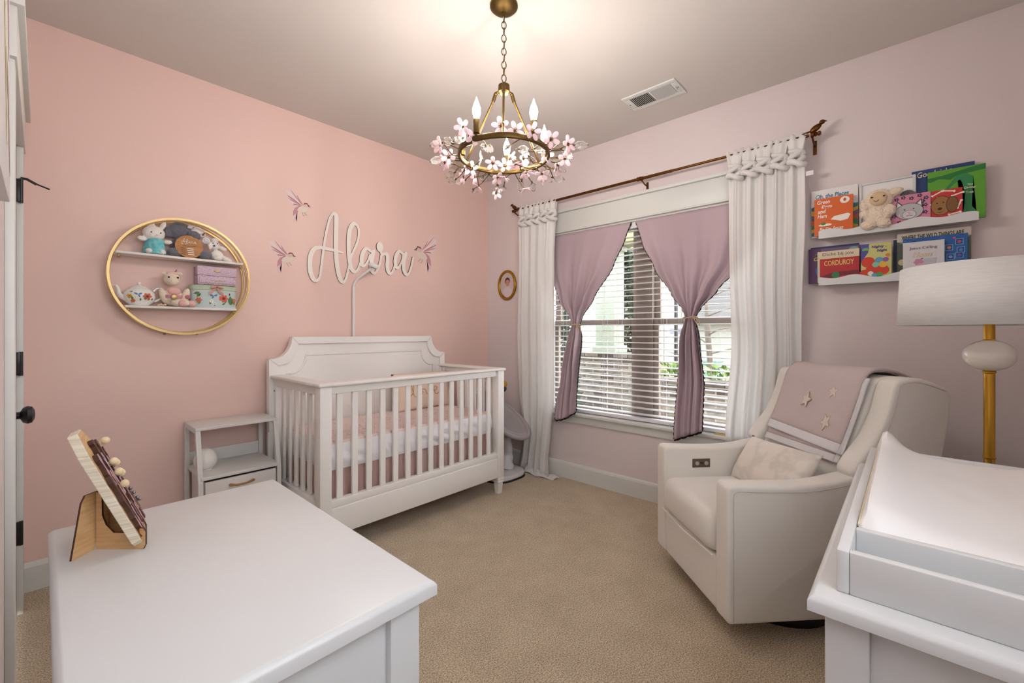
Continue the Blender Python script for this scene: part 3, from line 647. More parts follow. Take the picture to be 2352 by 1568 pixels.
def pleat(ax, at, p0, p1):
    def fn(u, v):
        q = .011*math.sin(u*(p1-p0)*110)+.005*math.sin(u*(p1-p0)*47+2); q *= 1-.5*v
        return V((p0+(p1-p0)*u, at+q, .135+.33*v)) if ax == 'y' else V((at+q, p0+(p1-p0)*u, .135+.33*v))
    return fn
obj('skirt_front', surf(nb(), pleat('y', 2.392, 1.075, 2.345), 340, 4), TULLE, sk, 'all'); 
for x in (1.085, 2.335): obj('skirt_side', surf(nb(), pleat('x', x, 2.395, 2.98), 160, 4), TULLE, sk, 'all')
lp_ = thing('love_pillow', 'square peach cushion lettered love inside the crib', 'pillow', (2.13, 2.90, .625))
fpl = lambda a, b, c: V((2.09+a, 2.905+.22*b-.975*c, .765+.975*b+.22*c))
obj('cushion', pillow(nb(), .54, .30, .11, fpl), PEACH, lp_, 'all')
scr = crom([(-.12, -.02), (-.10, .0), (-.085, .07), (-.095, .085), (-.105, .06), (-.10, -.01), (-.085, -.03), (-.06, -.01), (-.045, .015), (-.065, .012), (-.068, -.012), (-.05, -.025), (-.03, -.008), (-.035, .012), (-.01, .01), (0, -.022), (.015, -.01), (.03, .015), (.05, .0), (.075, .0), (.085, .018), (.065, .022), (.06, -.01), (.08, -.025), (.12, 0)], 5)
def face(a, b, off=.003):
    A = 2*(a/.54); Bv = 2*(b/.30); e = max(0, (1-abs(A)**2.6)*(1-abs(Bv)**2.6))**.5; return fpl(a, b, e*.055+off)
obj('love_lettering', tube(nb(), [face(p.x*1.25, p.y*1.25-.01) for p in [V((a.x, a.y)) for a in [V((q[0], q[1], 0)) for q in scr]]], .0022, 6), flatc('gold_thread', 'BF9A5A', .4), lp_)

# ------------------------------------------------------------------ baby monitor
mon = thing('baby_monitor', 'white baby monitor camera on a tall bent pole behind the crib', 'camera', (1.59, 3.08, 0))
obj('pole', tube(nb(), crom([(1.59, 3.082, .02), (1.59, 3.082, .8), (1.59, 3.08, 1.5), (1.592, 3.075, 1.59), (1.61, 3.05, 1.64), (1.655, 3.0, 1.69), (1.68, 2.975, 1.715)], 8), .0095, 12), PLASTIC, mon, 'all')
B('floor_plate', PLASTIC, mon, 1.50, 1.68, 3.065, 3.086, 0, .02, .004)
hd = obj('camera_head', lathe(nb(), [(0, -.012), (.026, -.016), (.036, -.008), (.038, .006), (.03, .016), (0, .02)], (1.69, 2.965, 1.735), 26, (RX(16) @ RY(12)).to_4x4()), PLASTIC, mon, 'all')
obj('lens', lathe(nb(), [(0, -.019), (.022, -.0185), (.022, -.012)], (1.69, 2.965, 1.735), 20, (RX(16) @ RY(12)).to_4x4()), flatc('lens_brown', '3A2722', .2), hd)

# ------------------------------------------------------------------ name sign and bird decals
ST = [[(1.513, 1.826), (1.449, 1.834), (1.377, 1.84), (1.336, 1.839), (1.302, 1.821), (1.28, 1.775), (1.274, 1.723), (1.279, 1.66), (1.299, 1.611), (1.322, 1.604), (1.341, 1.626), (1.352, 1.685), (1.362, 1.768), (1.376, 1.875), (1.396, 1.984), (1.418, 2.064), (1.442, 2.1), (1.462, 2.091), (1.464, 2.049), (1.462, 1.971), (1.461, 1.876), (1.464, 1.787), (1.474, 1.704), (1.49, 1.64), (1.511, 1.609), (1.532, 1.623), (1.549, 1.676), (1.564, 1.738), (1.58, 1.808)],
 [(1.564, 1.769), (1.59, 1.833), (1.622, 1.906), (1.639, 1.97), (1.636, 2.032), (1.606, 2.059), (1.577, 2.028), (1.562, 1.964), (1.559, 1.872), (1.566, 1.781), (1.58, 1.719), (1.606, 1.694), (1.632, 1.715), (1.652, 1.764), (1.666, 1.806)],
 [(1.758, 1.862), (1.734, 1.872), (1.703, 1.883), (1.676, 1.851), (1.663, 1.8), (1.667, 1.756), (1.686, 1.749), (1.716, 1.79), (1.734, 1.84)],
 [(1.763, 1.869), (1.748, 1.804), (1.742, 1.746), (1.754, 1.709), (1.779, 1.705), (1.804, 1.746), (1.825, 1.813), (1.833, 1.866)],
 [(1.833, 1.853), (1.873, 1.866), (1.888, 1.834), (1.884, 1.775), (1.892, 1.726), (1.915, 1.711), (1.937, 1.738), (1.958, 1.796), (1.97, 1.838)],
 [(2.052, 1.882), (2.024, 1.888), (1.997, 1.903), (1.968, 1.868), (1.957, 1.813), (1.966, 1.771), (1.989, 1.77), (2.02, 1.824), (2.032, 1.873)],
 [(2.058, 1.891), (2.04, 1.826), (2.037, 1.765), (2.055, 1.723), (2.082, 1.723), (2.108, 1.779), (2.13, 1.868)],
 [(1.833, 1.86), (1.826, 1.88), (1.82, 1.90)]]
bm = nb()
for si, st in enumerate(ST):
    p = [(q.x, q.y) for q in [V((a.x, a.y)) for a in crom([V((x, z, 0)) for x, z in st], 6)]]; wd = []
    for i in range(len(p)):
        a, b = p[max(i-1, 0)], p[min(i+1, len(p)-1)]; L = math.hypot(b[0]-a[0], b[1]-a[1]) or 1; s = (b[1]-a[1])/L
        wd.append((.025-.008*s)*(1.35 if si == 7 else 1))
    if si == 7: wd = [.02 for i in range(len(p))]
    if si == 0: wd = [w_*(.5+.5*min(1, i/10)) for i, w_ in enumerate(wd)]
    if si == 7: prism(bm, circ(1.818, 1.913, .030, .040, 28), lambda a, b, d: V((a, WY-d, b)), .0122, .001); bm.faces.ensure_lookup_table(); [setattr(f_, 'material_index', 1) for f_ in bm.faces[-28:]]
    ribbon(bm, p, wd, lambda a, b, d: V((a, WY-d, b)), .009+.0004*si, .001)
tag(obj('name_sign', bm, [SIGN, BURN], None), 'cream wooden script sign spelling Alara above the crib', 'sign')

BD = {'wing': [(1.229, 2.123), (1.213, 2.151), (1.186, 2.184), (1.154, 2.215), (1.144, 2.199), (1.115, 2.198), (1.123, 2.161), (1.128, 2.14), (1.146, 2.117), (1.16, 2.106), (1.186, 2.103), (1.213, 2.112)],
 'tail': [(1.165, 2.054), (1.194, 2.068), (1.181, 2.024), (1.189, 1.997), (1.17, 1.994)],
 'back': [(1.232, 2.11), (1.202, 2.095), (1.194, 2.06), (1.165, 2.032), (1.167, 2.071), (1.181, 2.094), (1.208, 2.11)],
 'breast': [(1.231, 2.115), (1.251, 2.123), (1.263, 2.108), (1.26, 2.085), (1.235, 2.067), (1.208, 2.063), (1.191, 2.076), (1.202, 2.098)],
 'head': [(1.231, 2.123), (1.24, 2.136), (1.257, 2.138), (1.268, 2.126), (1.265, 2.112), (1.246, 2.106), (1.232, 2.11)],
 'crown': [(1.231, 2.123), (1.24, 2.137), (1.26, 2.139), (1.268, 2.131), (1.251, 2.131)],
 'eye_mask': [(1.257, 2.131), (1.274, 2.125), (1.265, 2.12)], 'beak': [(1.265, 2.123), (1.286, 2.116), (1.267, 2.112)]}
BC = {'wing': 'EBD6D4', 'tail': 'E3CBD0', 'back': 'CB96A0', 'breast': 'E6D8CC', 'head': 'DFC5BE', 'crown': '8E4A4C', 'eye_mask': '3B2A2C', 'beak': '6B5A5C'}
def decal(label, dx, dz, mir=None, sc=1):
    tx = lambda a: (mir-sc*(a-1.286)) if mir is not None else a+dx
    tz = lambda b: 2.116+sc*(b-2.116)+dz
    d = thing('bird_decal', label, 'wall decal', (tx(1.2), WY, 2.1+dz), group='watercolour bird decals')
    for k, (nm, p) in enumerate(BD.items()):
        flat(nm, flatc('decal_'+nm, BC[nm], .8), d, lambda a, b, k=k: V((tx(a), WY-.0006-.0002*k, tz(b))), p)
    F = [((1.226, 2.12), (1.150, 2.205)), ((1.222, 2.118), (1.128, 2.19)), ((1.218, 2.115), (1.128, 2.165)), ((1.215, 2.113), (1.132, 2.145)), ((1.212, 2.111), (1.146, 2.125)), ((1.21, 2.11), (1.165, 2.111)), ((1.228, 2.124), (1.190, 2.178))]
    for k, (a, b) in enumerate(F):
        mid = ((a[0]+b[0])/2-.006, (a[1]+b[1])/2+.003); pts = [(v.x, v.y) for v in crom([V((*a, 0)), V((*mid, 0)), V((*b, 0))], 5)]
        ribbon(bm := nb(), pts, [.002+.0045*math.sin(PI*i/(len(pts)-1)) for i in range(len(pts))], lambda x, z, q: V((tx(x), WY-.0022-.0001*k-q, tz(z))), 0, .0001, (0, 0)); obj('feather', bm, flatc('decal_feather_%d' % (k % 3), ('CF98A2', 'F1E8E6', 'BC7280')[k % 3], .8), d)
    for a, b in (((1.225, 2.068), (1.232, 2.048)), ((1.238, 2.07), (1.25, 2.056))):
        ribbon(bm := nb(), [a, b, (b[0]+.008, b[1]-.003)], [.0018]*3, lambda x, z, q: V((tx(x), WY-.0024-q, tz(z))), 0, .0001, (0, 0)); obj('leg', bm, flatc('decal_beak', '6B5A5C'), d)
decal('pink watercolour bird decal, the highest of the three, upper left of the sign', 0, 0)
decal('pink watercolour bird decal beside the tall first letter, lower left of the sign', -.101, -.36)
decal('pink watercolour bird decal facing left at the end of the name sign', 0, -.177, mir=2.142, sc=1.5)

# ------------------------------------------------------------------ round wall shelf and what stands on it
RC = (.545, 1.546); RR = .318
rs = thing('round_shelf', 'round gold wire wall shelf with two white boards', 'shelf', (RC[0], WY, RC[1]-RR))
def ring(y, r, wy, wr, name):
    bm = nb()
    def fn(u, v):
        a = 2*PI*u; q = [(-wr, -wy), (wr, -wy), (wr, wy), (-wr, wy)][int(round(v*4)) % 4]; return V((RC[0]+(r+q[0])*math.cos(a), y+q[1], RC[1]+(r+q[0])*math.sin(a)))
    surf(bm, fn, 72, 4, cu=True, cv=True); return obj(name, bm, GOLDR, rs, 40)
ring(2.982, RR, .0045, .0055, 'front_ring'); ring(3.088, RR-.004, .004, .005, 'back_ring')
for k, (dx, dz, ry) in enumerate(((.006, .002, 3), (-.006, -.002, -3), (0, .006, 2))):
    bm = nb(); tube(bm, [((RR-.006)*math.cos(2*PI*i/64), (.03*math.sin(2*PI*i/64+k*2.1)), (RR-.006)*math.sin(2*PI*i/64)) for i in range(64)], .0028, 6, closed=True)
    bm.transform(M.Translation((RC[0]+dx*.5, 3.035, RC[1]+dz*.5))); obj('wire_ring', bm, GOLDR, rs, 'all')
SHW = flatc('shelf_white', 'E9E5DF', .5)
for z in (1.651, 1.372):
    hw = math.sqrt((RR-.012)**2-(z-RC[1])**2)
    sb = B('shelf_board', SHW, rs, RC[0]-hw, RC[0]+hw, 2.986, 3.10, z-.006, z+.006, .001)
    for s in (-1, 1):
        bm = nb(); ell(bm, (RC[0]+s*(hw-.012), 2.998, z-.017), (.006, .006, .008)); ell(bm, (RC[0]+s*(hw-.012), 2.998, z-.028), (.008, .008, .004)); obj('bracket_screw', bm, GOLDR, sb, True)
for x in (.47, .62): obj('wall_pad', ell(nb(), (x, 3.09, RC[1]-math.sqrt(RR**2-(x-RC[0])**2)-.009), (.008, .008, .006)), flatc('steel', '8E9096'), rs, True)
ZU, ZL = 1.657, 1.378
fr = lambda y: (lambda a, b: V((a, y, b)))
# white rabbit toy in a teal smock (plain toy, no character face)
t = thing('toy_rabbit', 'white plush rabbit in a teal dress on the upper round shelf', 'plush toy', (.42, 3.04, ZU))
plush('body', [((.42, 3.04, 1.70), (.04, .034, .045), None), ((.415, 3.035, 1.775), (.05, .04, .042), None), ((.365, 3.03, 1.74), (.022, .013, .014), RY(10)), ((.475, 3.03, 1.735), (.022, .013, .012), RY(-10)),
      ((.455, 3.04, 1.825), (.013, .012, .028), RY(18)), ((.40, 3.045, 1.825), (.026, .012, .014), RY(15)), ((.395, 3.02, 1.675), (.018, .028, .016), None), ((.448, 3.02, 1.675), (.018, .028, .016), None)], PLW, t, .004)
obj('dress', surf(nb(), lambda u, v: V((.42+(.05-.016*v+.005*math.sin(30*u))*math.cos(2*PI*u), 3.035+(.042-.012*v+.004*math.sin(36*u))*math.sin(2*PI*u), ZU+.006+.082*v)), 48, 8, cu=True), TEAL, t, 'all')
for s in (-1, 1): obj('eye', ell(nb(), (.42+s*.02, 2.998, 1.776), (.003, .002, .004)), BLACK, t, True)
obj('nose', ell(nb(), (.422, 2.993, 1.762), (.0035, .002, .0025)), flatc('nose_rose', 'C58B8B'), t, True)
# grey elephant
t = thing('toy_elephant', 'dark grey plush elephant with flowered ear behind the wooden disc', 'plush toy', (.56, 3.06, ZU))
plush('body', [((.535, 3.065, 1.815), (.055, .032, .05), None), ((.545, 3.07, 1.725), (.055, .028, .06), None), ((.487, 3.06, 1.80), (.03, .012, .032), RY(25)), ((.598, 3.04, 1.792), (.032, .03, .028), RY(20)), ((.505, 3.03, 1.684), (.034, .03, .026), None), ((.645, 3.02, 1.685), (.036, .026, .027), None), ((.57, 3.065, 1.685), (.07, .025, .03), None)], PLG, t, .004, .004)
obj('ear_lining', ell(nb(), (.622, 3.05, 1.82), (.036, .010, .026), RY(28)), FLORALC, t, True); obj('bow', ell(nb(), (.585, 3.04, 1.845), (.022, .010, .012), RY(-30)), FLORALC, t, True)
# wooden disc
t = thing('wooden_name_disc', 'round wooden disc lettered Alara leaning on the grey elephant', 'sign', (.568, 3.01, ZU))
obj('disc', lathe(nb(), [(0, 0), (.065, 0), (.065, .004), (0, .004)], (.568, 3.012, ZU+.064), 40, RX(82).to_4x4()), mat('disc_wood', 'B98552', .6, col2='A5713F', nscale=9, wave=(1, 1, 14)), t, 30)
fd = lambda a, b: V((.568+a, 3.0075-.0012+b*.139, ZU+.064+b*.99))
INK = flatc('white_ink', 'F2EEE6'); INKD = flatc('burnt_ink', '5A3A22')
bm = nb()
for st in ST:
    p_ = crom([V(((x-1.70)*.086, .029+(z-1.85)*.066, 0)) for x, z in st], 4); tube(bm, [fd(q.x, q.y)+V((0, -.0004, 0)) for q in p_], .0008, 5)
obj('name_lettering', bm, INK, t); [flat('print_line', INKD, t, fd, [(-.03+.0055*k, .002), (-.0265+.0055*k, .002), (-.0265+.0055*k, .005), (-.03+.0055*k, .005)]) for k in range(11)]
for k in range(4): flat('print_line', INK, t, fd, [(-.012+.002*k, -.013-.011*k), (.02+.001*k, -.013-.011*k), (.02+.001*k, -.0095-.011*k), (-.012+.002*k, -.0095-.011*k)]); flat('print_line', INKD, t, fd, [(-.04, -.013-.011*k), (-.018, -.013-.011*k), (-.018, -.010-.011*k), (-.04, -.010-.011*k)])
# small white mouse
t = thing('toy_mouse', 'small white plush mouse at the right end of the upper shelf', 'plush toy', (.70, 3.03, ZU))
plush('body', [((.705, 3.03, 1.69), (.035, .03, .034), None), ((.69, 3.02, 1.748), (.027, .026, .026), None), ((.652, 3.03, 1.772), (.021, .008, .021), None), ((.70, 3.035, 1.783), (.02, .008, .014), None), ((.735, 3.02, 1.735), (.022, .012, .012), RY(20)), ((.665, 3.0, 1.74), (.012, .012, .022), None), ((.75, 3.02, 1.675), (.034, .018, .015), RY(20)), ((.70, 3.0, 1.672), (.02, .02, .014), None)], PLW, t, .0035)
obj('ear_lining', ell(nb(), (.652, 3.022, 1.772), (.013, .003, .013)), flatc('mouse_ear', 'CFC9CE'), t, True); obj('nose', ell(nb(), (.684, 2.991, 1.742), (.006, .005, .005)), flatc('nose_grey', '55555E'), t, True)
for s in (-1, 1): obj('eye', ell(nb(), (.69+s*.011, 2.996, 1.757), (.003, .002, .003)), BLACK, t, True)
# teapot
POT = flatc('porcelain', 'EFEDEA', .2, coat=.4)
t = thing('teapot', 'white porcelain teapot painted with flowers at the left of the lower shelf', 'teapot', (.356, 3.04, ZL))
px, py = .356, 3.045
obj('body', lathe(nb(), [(0, 0), (.04, 0), (.043, .006), (.058, .02), (.068, .045), (.064, .07), (.05, .088), (.04, .093)], (px, py, ZL), 36, sx=1, sy=.75), POT, t, 'all')
ld = obj('lid', lathe(nb(), [(.043, 0), (.044, .003), (.03, .014), (.012, .02), (.006, .024), (.009, .03), (.006, .036), (0, .037)], (px, py, ZL+.091), 28, sx=1, sy=.75), POT, t, 50)
obj('spout', tube(nb(), crom([(px-.05, py, ZL+.035), (px-.078, py, ZL+.055), (px-.084, py, ZL+.085), (px-.094, py, ZL+.105)], 5), [.017, .016, .0155, .015, .014, .013, .012, .011, .0105, .01, .0095, .009, .0085, .008, .008, .008], 10), POT, t, 'all')
obj('handle', tube(nb(), crom([(px+.058, py, ZL+.08), (px+.075, py, ZL+.098), (px+.103, py, ZL+.09), (px+.105, py, ZL+.065), (px+.085, py, ZL+.04), (px+.062, py, ZL+.026)], 5), .0055, 8), POT, t, 'all')
PRINT = dict(coral=flatc('print_coral', 'D9694A'), wine=flatc('print_wine', '7A2F38'), green=flatc('print_green', '5E8050'), blue=flatc('print_blue', '4F7FB0'), yellow=flatc('print_yellow', 'D9B24A'), white=flatc('print_white', 'F4F0E6'), olive=flatc('print_olive', '8A8A4A'))
def bloom(parent, f, x, z, r, c1, c2, n=6):
    pts = [(x+r*(1+.22*math.cos(n*a))*math.cos(a), z+r*(1+.22*math.cos(n*a))*math.sin(a)) for a in [2*PI*i/36 for i in range(36)]]
    flat('painted_flower', PRINT[c1], parent, lambda a, b: f(a, b, .0006), pts); flat('painted_flower', PRINT[c2], parent, lambda a, b: f(a, b, .0010), circ(x, z, r*.38))
def leaf2(parent, f, x, z, l, ang, c, wv=.25):
    ca, sa = math.cos(math.radians(ang)), math.sin(math.radians(ang)); p = [(0, 0), (.3, wv*.8), (.6, wv), (1, 0), (.6, -wv), (.3, -wv*.8)]
    flat('painted_leaf', PRINT[c], parent, lambda a, b: f(a, b, .0004), [(x+l*(a*ca-b*sa), z+l*(a*sa+b*ca)) for a, b in p])
def fpot(a, b, o):      # wrap a print on the pot body
    z = b-ZL; R = .058+(.010 if .03 < z < .065 else 0); R = math.sqrt(max(.0004, .0685**2-((z-.048)*1.05)**2)); dx = max(-.95, min(.95, (a-px)/R)); return V((a, py-.75*R*math.sqrt(1-dx*dx)-.001-o, b))
bloom(t, fpot, px+.028, ZL+.05, .017, 'coral', 'wine'); bloom(t, fpot, px-.045, ZL+.05, .010, 'yellow', 'coral'); bloom(t, fpot, px-.022, ZL+.045, .007, 'white', 'yellow'); bloom(t, fpot, px-.03, ZL+.025, .009, 'coral', 'olive')
for x, z, l, an, c in ((-.01, .058, .02, 150, 'blue'), (-.01, .058, .02, 30, 'blue'), (-.01, .058, .016, -60, 'blue'), (.02, .03, .02, 100, 'green'), (.03, .028, .018, 70, 'green'), (-.03, .03, .02, 110, 'green'), (-.03, .075, .014, 200, 'olive'), (-.045, .035, .02, 80, 'olive'), (.045, .03, .014, 60, 'green'), (0, .025, .016, 95, 'green')): leaf2(t, fpot, px+x, ZL+z, l, an, c)
# unicorn
t = thing('toy_unicorn', 'cream plush unicorn with pink feet between the teapot and the round box', 'plush toy', (.50, 3.02, ZL))
plush('body', [((.50, 3.035, 1.435), (.04, .032, .055), None), ((.492, 3.025, 1.532), (.038, .034, .036), None), ((.497, 3.0, 1.518), (.025, .02, .02), None), ((.455, 3.03, 1.44), (.017, .02, .045), RY(-14)), ((.553, 3.02, 1.44), (.019, .02, .048), RY(14)), ((.515, 3.0, 1.40), (.034, .03, .02), None), ((.545, 2.99, 1.40), (.03, .03, .02), None), ((.46, 3.03, 1.563), (.014, .006, .010), RY(-20)), ((.53, 3.03, 1.567), (.014, .006, .010), RY(25))], PLC, t, .004, .002)
PKP = flatc('pink_plush', 'E8B9B2', .95); 
for x, y in ((.532, 2.975), (.572, 2.978)): obj('foot_pad', ell(nb(), (x, y, ZL+.019), (.022, .016, .019)), PKP, t, True)
obj('bib', ell(nb(), (.50, 3.009, 1.465), (.029, .012, .022)), PKP, t, True)
obj('horn', lathe(nb(), [(.009, 0), (.006, .012), (.003, .022), (0, .03)], (.505, 3.02, 1.562), 12, RY(18).to_4x4()), flatc('pink_foil', 'D98FB4', .25, metal=.6), t, 40)
obj('belt', lathe(nb(), [(.043, 0), (.045, .008), (.043, .016)], (.50, 3.03, 1.427), 24, sx=1, sy=.85), flatc('pink_satin', 'D88BA8', .4), t, 40)
obj('pendant', ell(nb(), (.496, 2.992, 1.432), (.015, .006, .017)), GOLDR, t, True); obj('cheek', ell(nb(), (.56, 2.998, 1.436), (.014, .006, .011)), flatc('rose_heart', 'C26E7E', .5), t, True)
for x in (.474, .514): obj('eye', ell(nb(), (x, 2.994, 1.54), (.005, .003, .005)), BLACK, t, True)
obj('mane', ell(nb(), (.495, 3.02, 1.566), (.03, .014, .009)), flatc('mane_pink', 'EBC6C0', .9), t, True)
# beads
bd = nb(); [ell(bd, (.432+.009*k, 3.0-.004*(k % 2), ZL+.006+.004*(k % 2)), .006, None, 10, 7) for k in range(4)]
tag(obj('bead_bracelet', bd, flatc('cream_bead', 'E3CDA8', .4), None, True), 'cream bead bracelet lying under the teapot handle', 'bracelet')
# hat box
t = thing('oval_hat_box', 'oval pale blue flowered keepsake box with bow and lid', 'box', (.69, 3.045, ZL))
hxc, hyc = .692, 3.044
BLUEB = flatc('pale_blue_paper', 'C6D7D8', .6)
obj('body', lathe(nb(), [(0, 0), (.114, 0), (.114, .108), (0, .108)], (hxc, hyc, ZL), 48, sx=1, sy=.45), BLUEB, t, 40)
ld = obj('lid', lathe(nb(), [(.118, 0), (.118, .027), (.0, .03)], (hxc, hyc, ZL+.106), 48, sx=1, sy=.45), flatc('mint_trim', 'B5CDBB', .6), t, 40)
for z in (.107, .131): obj('gold_edge', tube(nb(), [(hxc+.1183*math.cos(2*PI*i/48), hyc+.45*.1183*math.sin(2*PI*i/48), ZL+z) for i in range(48)], .0016, 5, closed=True), flatc('gold_paper', 'D8B978', .5), ld)
def fhat(a, b, o): dx = max(-.97, min(.97, (a-hxc)/.1142)); return V((a, hyc-.45*.1142*math.sqrt(1-dx*dx)-.0008-o, b))
bloom(t, fhat, hxc+.04, ZL+.058, .021, 'coral', 'wine', 7); bloom(t, fhat, hxc-.08, ZL+.045, .013, 'coral', 'olive'); bloom(t, fhat, hxc-.02, ZL+.04, .009, 'white', 'yellow'); bloom(t, fhat, hxc-.005, ZL+.025, .008, 'white', 'yellow'); bloom(t, fhat, hxc+.1, ZL+.05, .010, 'coral', 'yellow')
for x, z, l, an, c in ((-.01, .07, .022, 160, 'blue'), (-.01, .07, .022, 25, 'blue'), (-.01, .07, .018, -120, 'blue'), (.04, .035, .024, 120, 'green'), (.045, .03, .03, 70, 'green'), (.03, .02, .022, 30, 'green'), (-.075, .09, .03, 200, 'green'), (-.07, .085, .03, 230, 'green'), (-.08, .02, .03, 80, 'olive'), (-.03, .02, .02, 70, 'green'), (-.01, .012, .02, 50, 'blue'), (.075, .02, .055, 88, 'green'), (.072, .075, .018, 90, 'wine'), (.08, .02, .045, 80, 'green'), (.1, .02, .03, 95, 'olive')): leaf2(t, fhat, hxc+x, ZL+z, l, an, c)
RIB = flatc('rose_ribbon', 'CE9A8E', .45); bw = obj('bow', ell(ell(nb(), (hxc-.012, hyc-.062, ZL+.122), (.018, .006, .008), RY(-18)), (hxc+.02, hyc-.062, ZL+.122), (.018, .006, .008), RY(22)), RIB, t, True)
for s in (-1, 1): ribbon(bm := nb(), [(hxc+.003, ZL+.118), (hxc+s*.014, ZL+.10), (hxc+s*.03, ZL+.085)], [.006, .012, .014], lambda a, b, d: V((a, hyc-.061-d, b)), 0, .001, (0, 0)); obj('bow_tail', bm, RIB, bw)
# jewellery box, standing on the oval box
t = thing('jewellery_box', 'lavender polka dot jewellery box with small drawer on top of the oval box', 'box', (.71, 3.05, 1.515))
LAV = mat('lavender_dots', 'D2BCCB', .6, col2='BFA3BB', nscale=170, lo=.6, hi=.62, ndetail=0)
JB = 1.5155
B('body', LAV, t, .608, .80, 3.012, 3.092, JB, 1.567, .002); B('lid', LAV, t, .606, .802, 3.010, 3.094, 1.568, 1.622, .003); dr = B('drawer', LAV, t, .615, .793, 3.006, 3.014, 1.524, 1.556, .001)
obj('clasp', ell(nb(), (.703, 3.009, 1.596), (.018, .003, .006)), GOLDR, t, True)
for k in range(7): obj('filigree', ell(nb(), (.675+k*.01, 3.0055, 1.540+.003*math.sin(k*2)), (.006, .0015, .002)), GOLDR, dr, True)

# ------------------------------------------------------------------ small shelf unit with egg lamp
ns_ = thing('shelf_unit', 'white metal framed bedside shelf unit with fabric drawers beside the crib', 'nightstand', (.76, 2.9, 0))
nx0, nx1 = .556, .962; nyb, nyt, nyf = 3.075, 2.80, 2.735
B('top_shelf', METALW, ns_, nx0, nx1, nyt, nyb, .706, .722, .002)
for x in (nx0+.011, nx1-.011):
    bm = nb(); box(bm, x-.011, x+.011, nyb-.022, nyb, 0, .706, .001); obj('back_leg', bm, METALW, ns_)
    bm = nb(); prism(bm, [(nyt, .706), (nyt+.022, .706), (nyf+.03, .44), (nyf+.03, 0), (nyf+.005, 0), (nyf+.005, .44)], lambda a, b, d: V((x+d, a, b)), -.011, .011); obj('front_leg', bm, METALW, ns_)
    B('side_bar', METALW, ns_, x-.009, x+.009, nyt+.02, nyb-.02, .690, .706, .001)
    for zz in (.24, .06): B('side_bar', METALW, ns_, x-.009, x+.009, nyf+.03, nyb-.022, zz, zz+.018, .001)
B('middle_shelf', METALW, ns_, nx0+.012, nx1-.012, nyf, nyb-.004, .452, .470, .002); B('back_rail', METALW, ns_, nx0+.022, nx1-.022, nyb-.012, nyb-.002, .47, .545, .002)
FAB = mat('pale_fabric_drawer', 'E2DEDA', .85, bump=.2, bscale=500)
for k, z in enumerate((.262, .075)):
    d = B('drawer', FAB, ns_, nx0+.03, nx1-.03, nyf+.002, nyb-.03, z, z+.178, .004)
    pts = [(.69, z+.10), (.70, z+.105), (.73, z+.094), (.78, z+.094), (.81, z+.105), (.82, z+.10), (.815, z+.092), (.78, z+.086), (.73, z+.086), (.695, z+.092)]
    prism(bm := nb(), pts, lambda a, b, q: V((a, nyf+q, b+.044)), -.012, .001, .003); obj('wooden_handle', bm, mat('handle_wood_%d' % k, 'A97843', .5), d, 40)
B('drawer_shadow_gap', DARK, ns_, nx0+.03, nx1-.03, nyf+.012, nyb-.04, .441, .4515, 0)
eg = thing('egg_lamp', 'white egg shaped night light on the shelf unit', 'lamp', (.622, 2.90, .47))
obj('globe', lathe(nb(), [(.03, .004), (.044, .014), (.054, .036), (.0555, .055), (.05, .08), (.036, .104), (.018, .116), (0, .119)], (.622, 2.90, .4705), 32), mat('opal_glass', 'F1EDE9', .3), eg, 'all')
obj('base', lathe(nb(), [(0, 0), (.032, 0), (.032, .006), (0, .006)], (.622, 2.90, .4705), 24), PLASTIC, eg, 40)

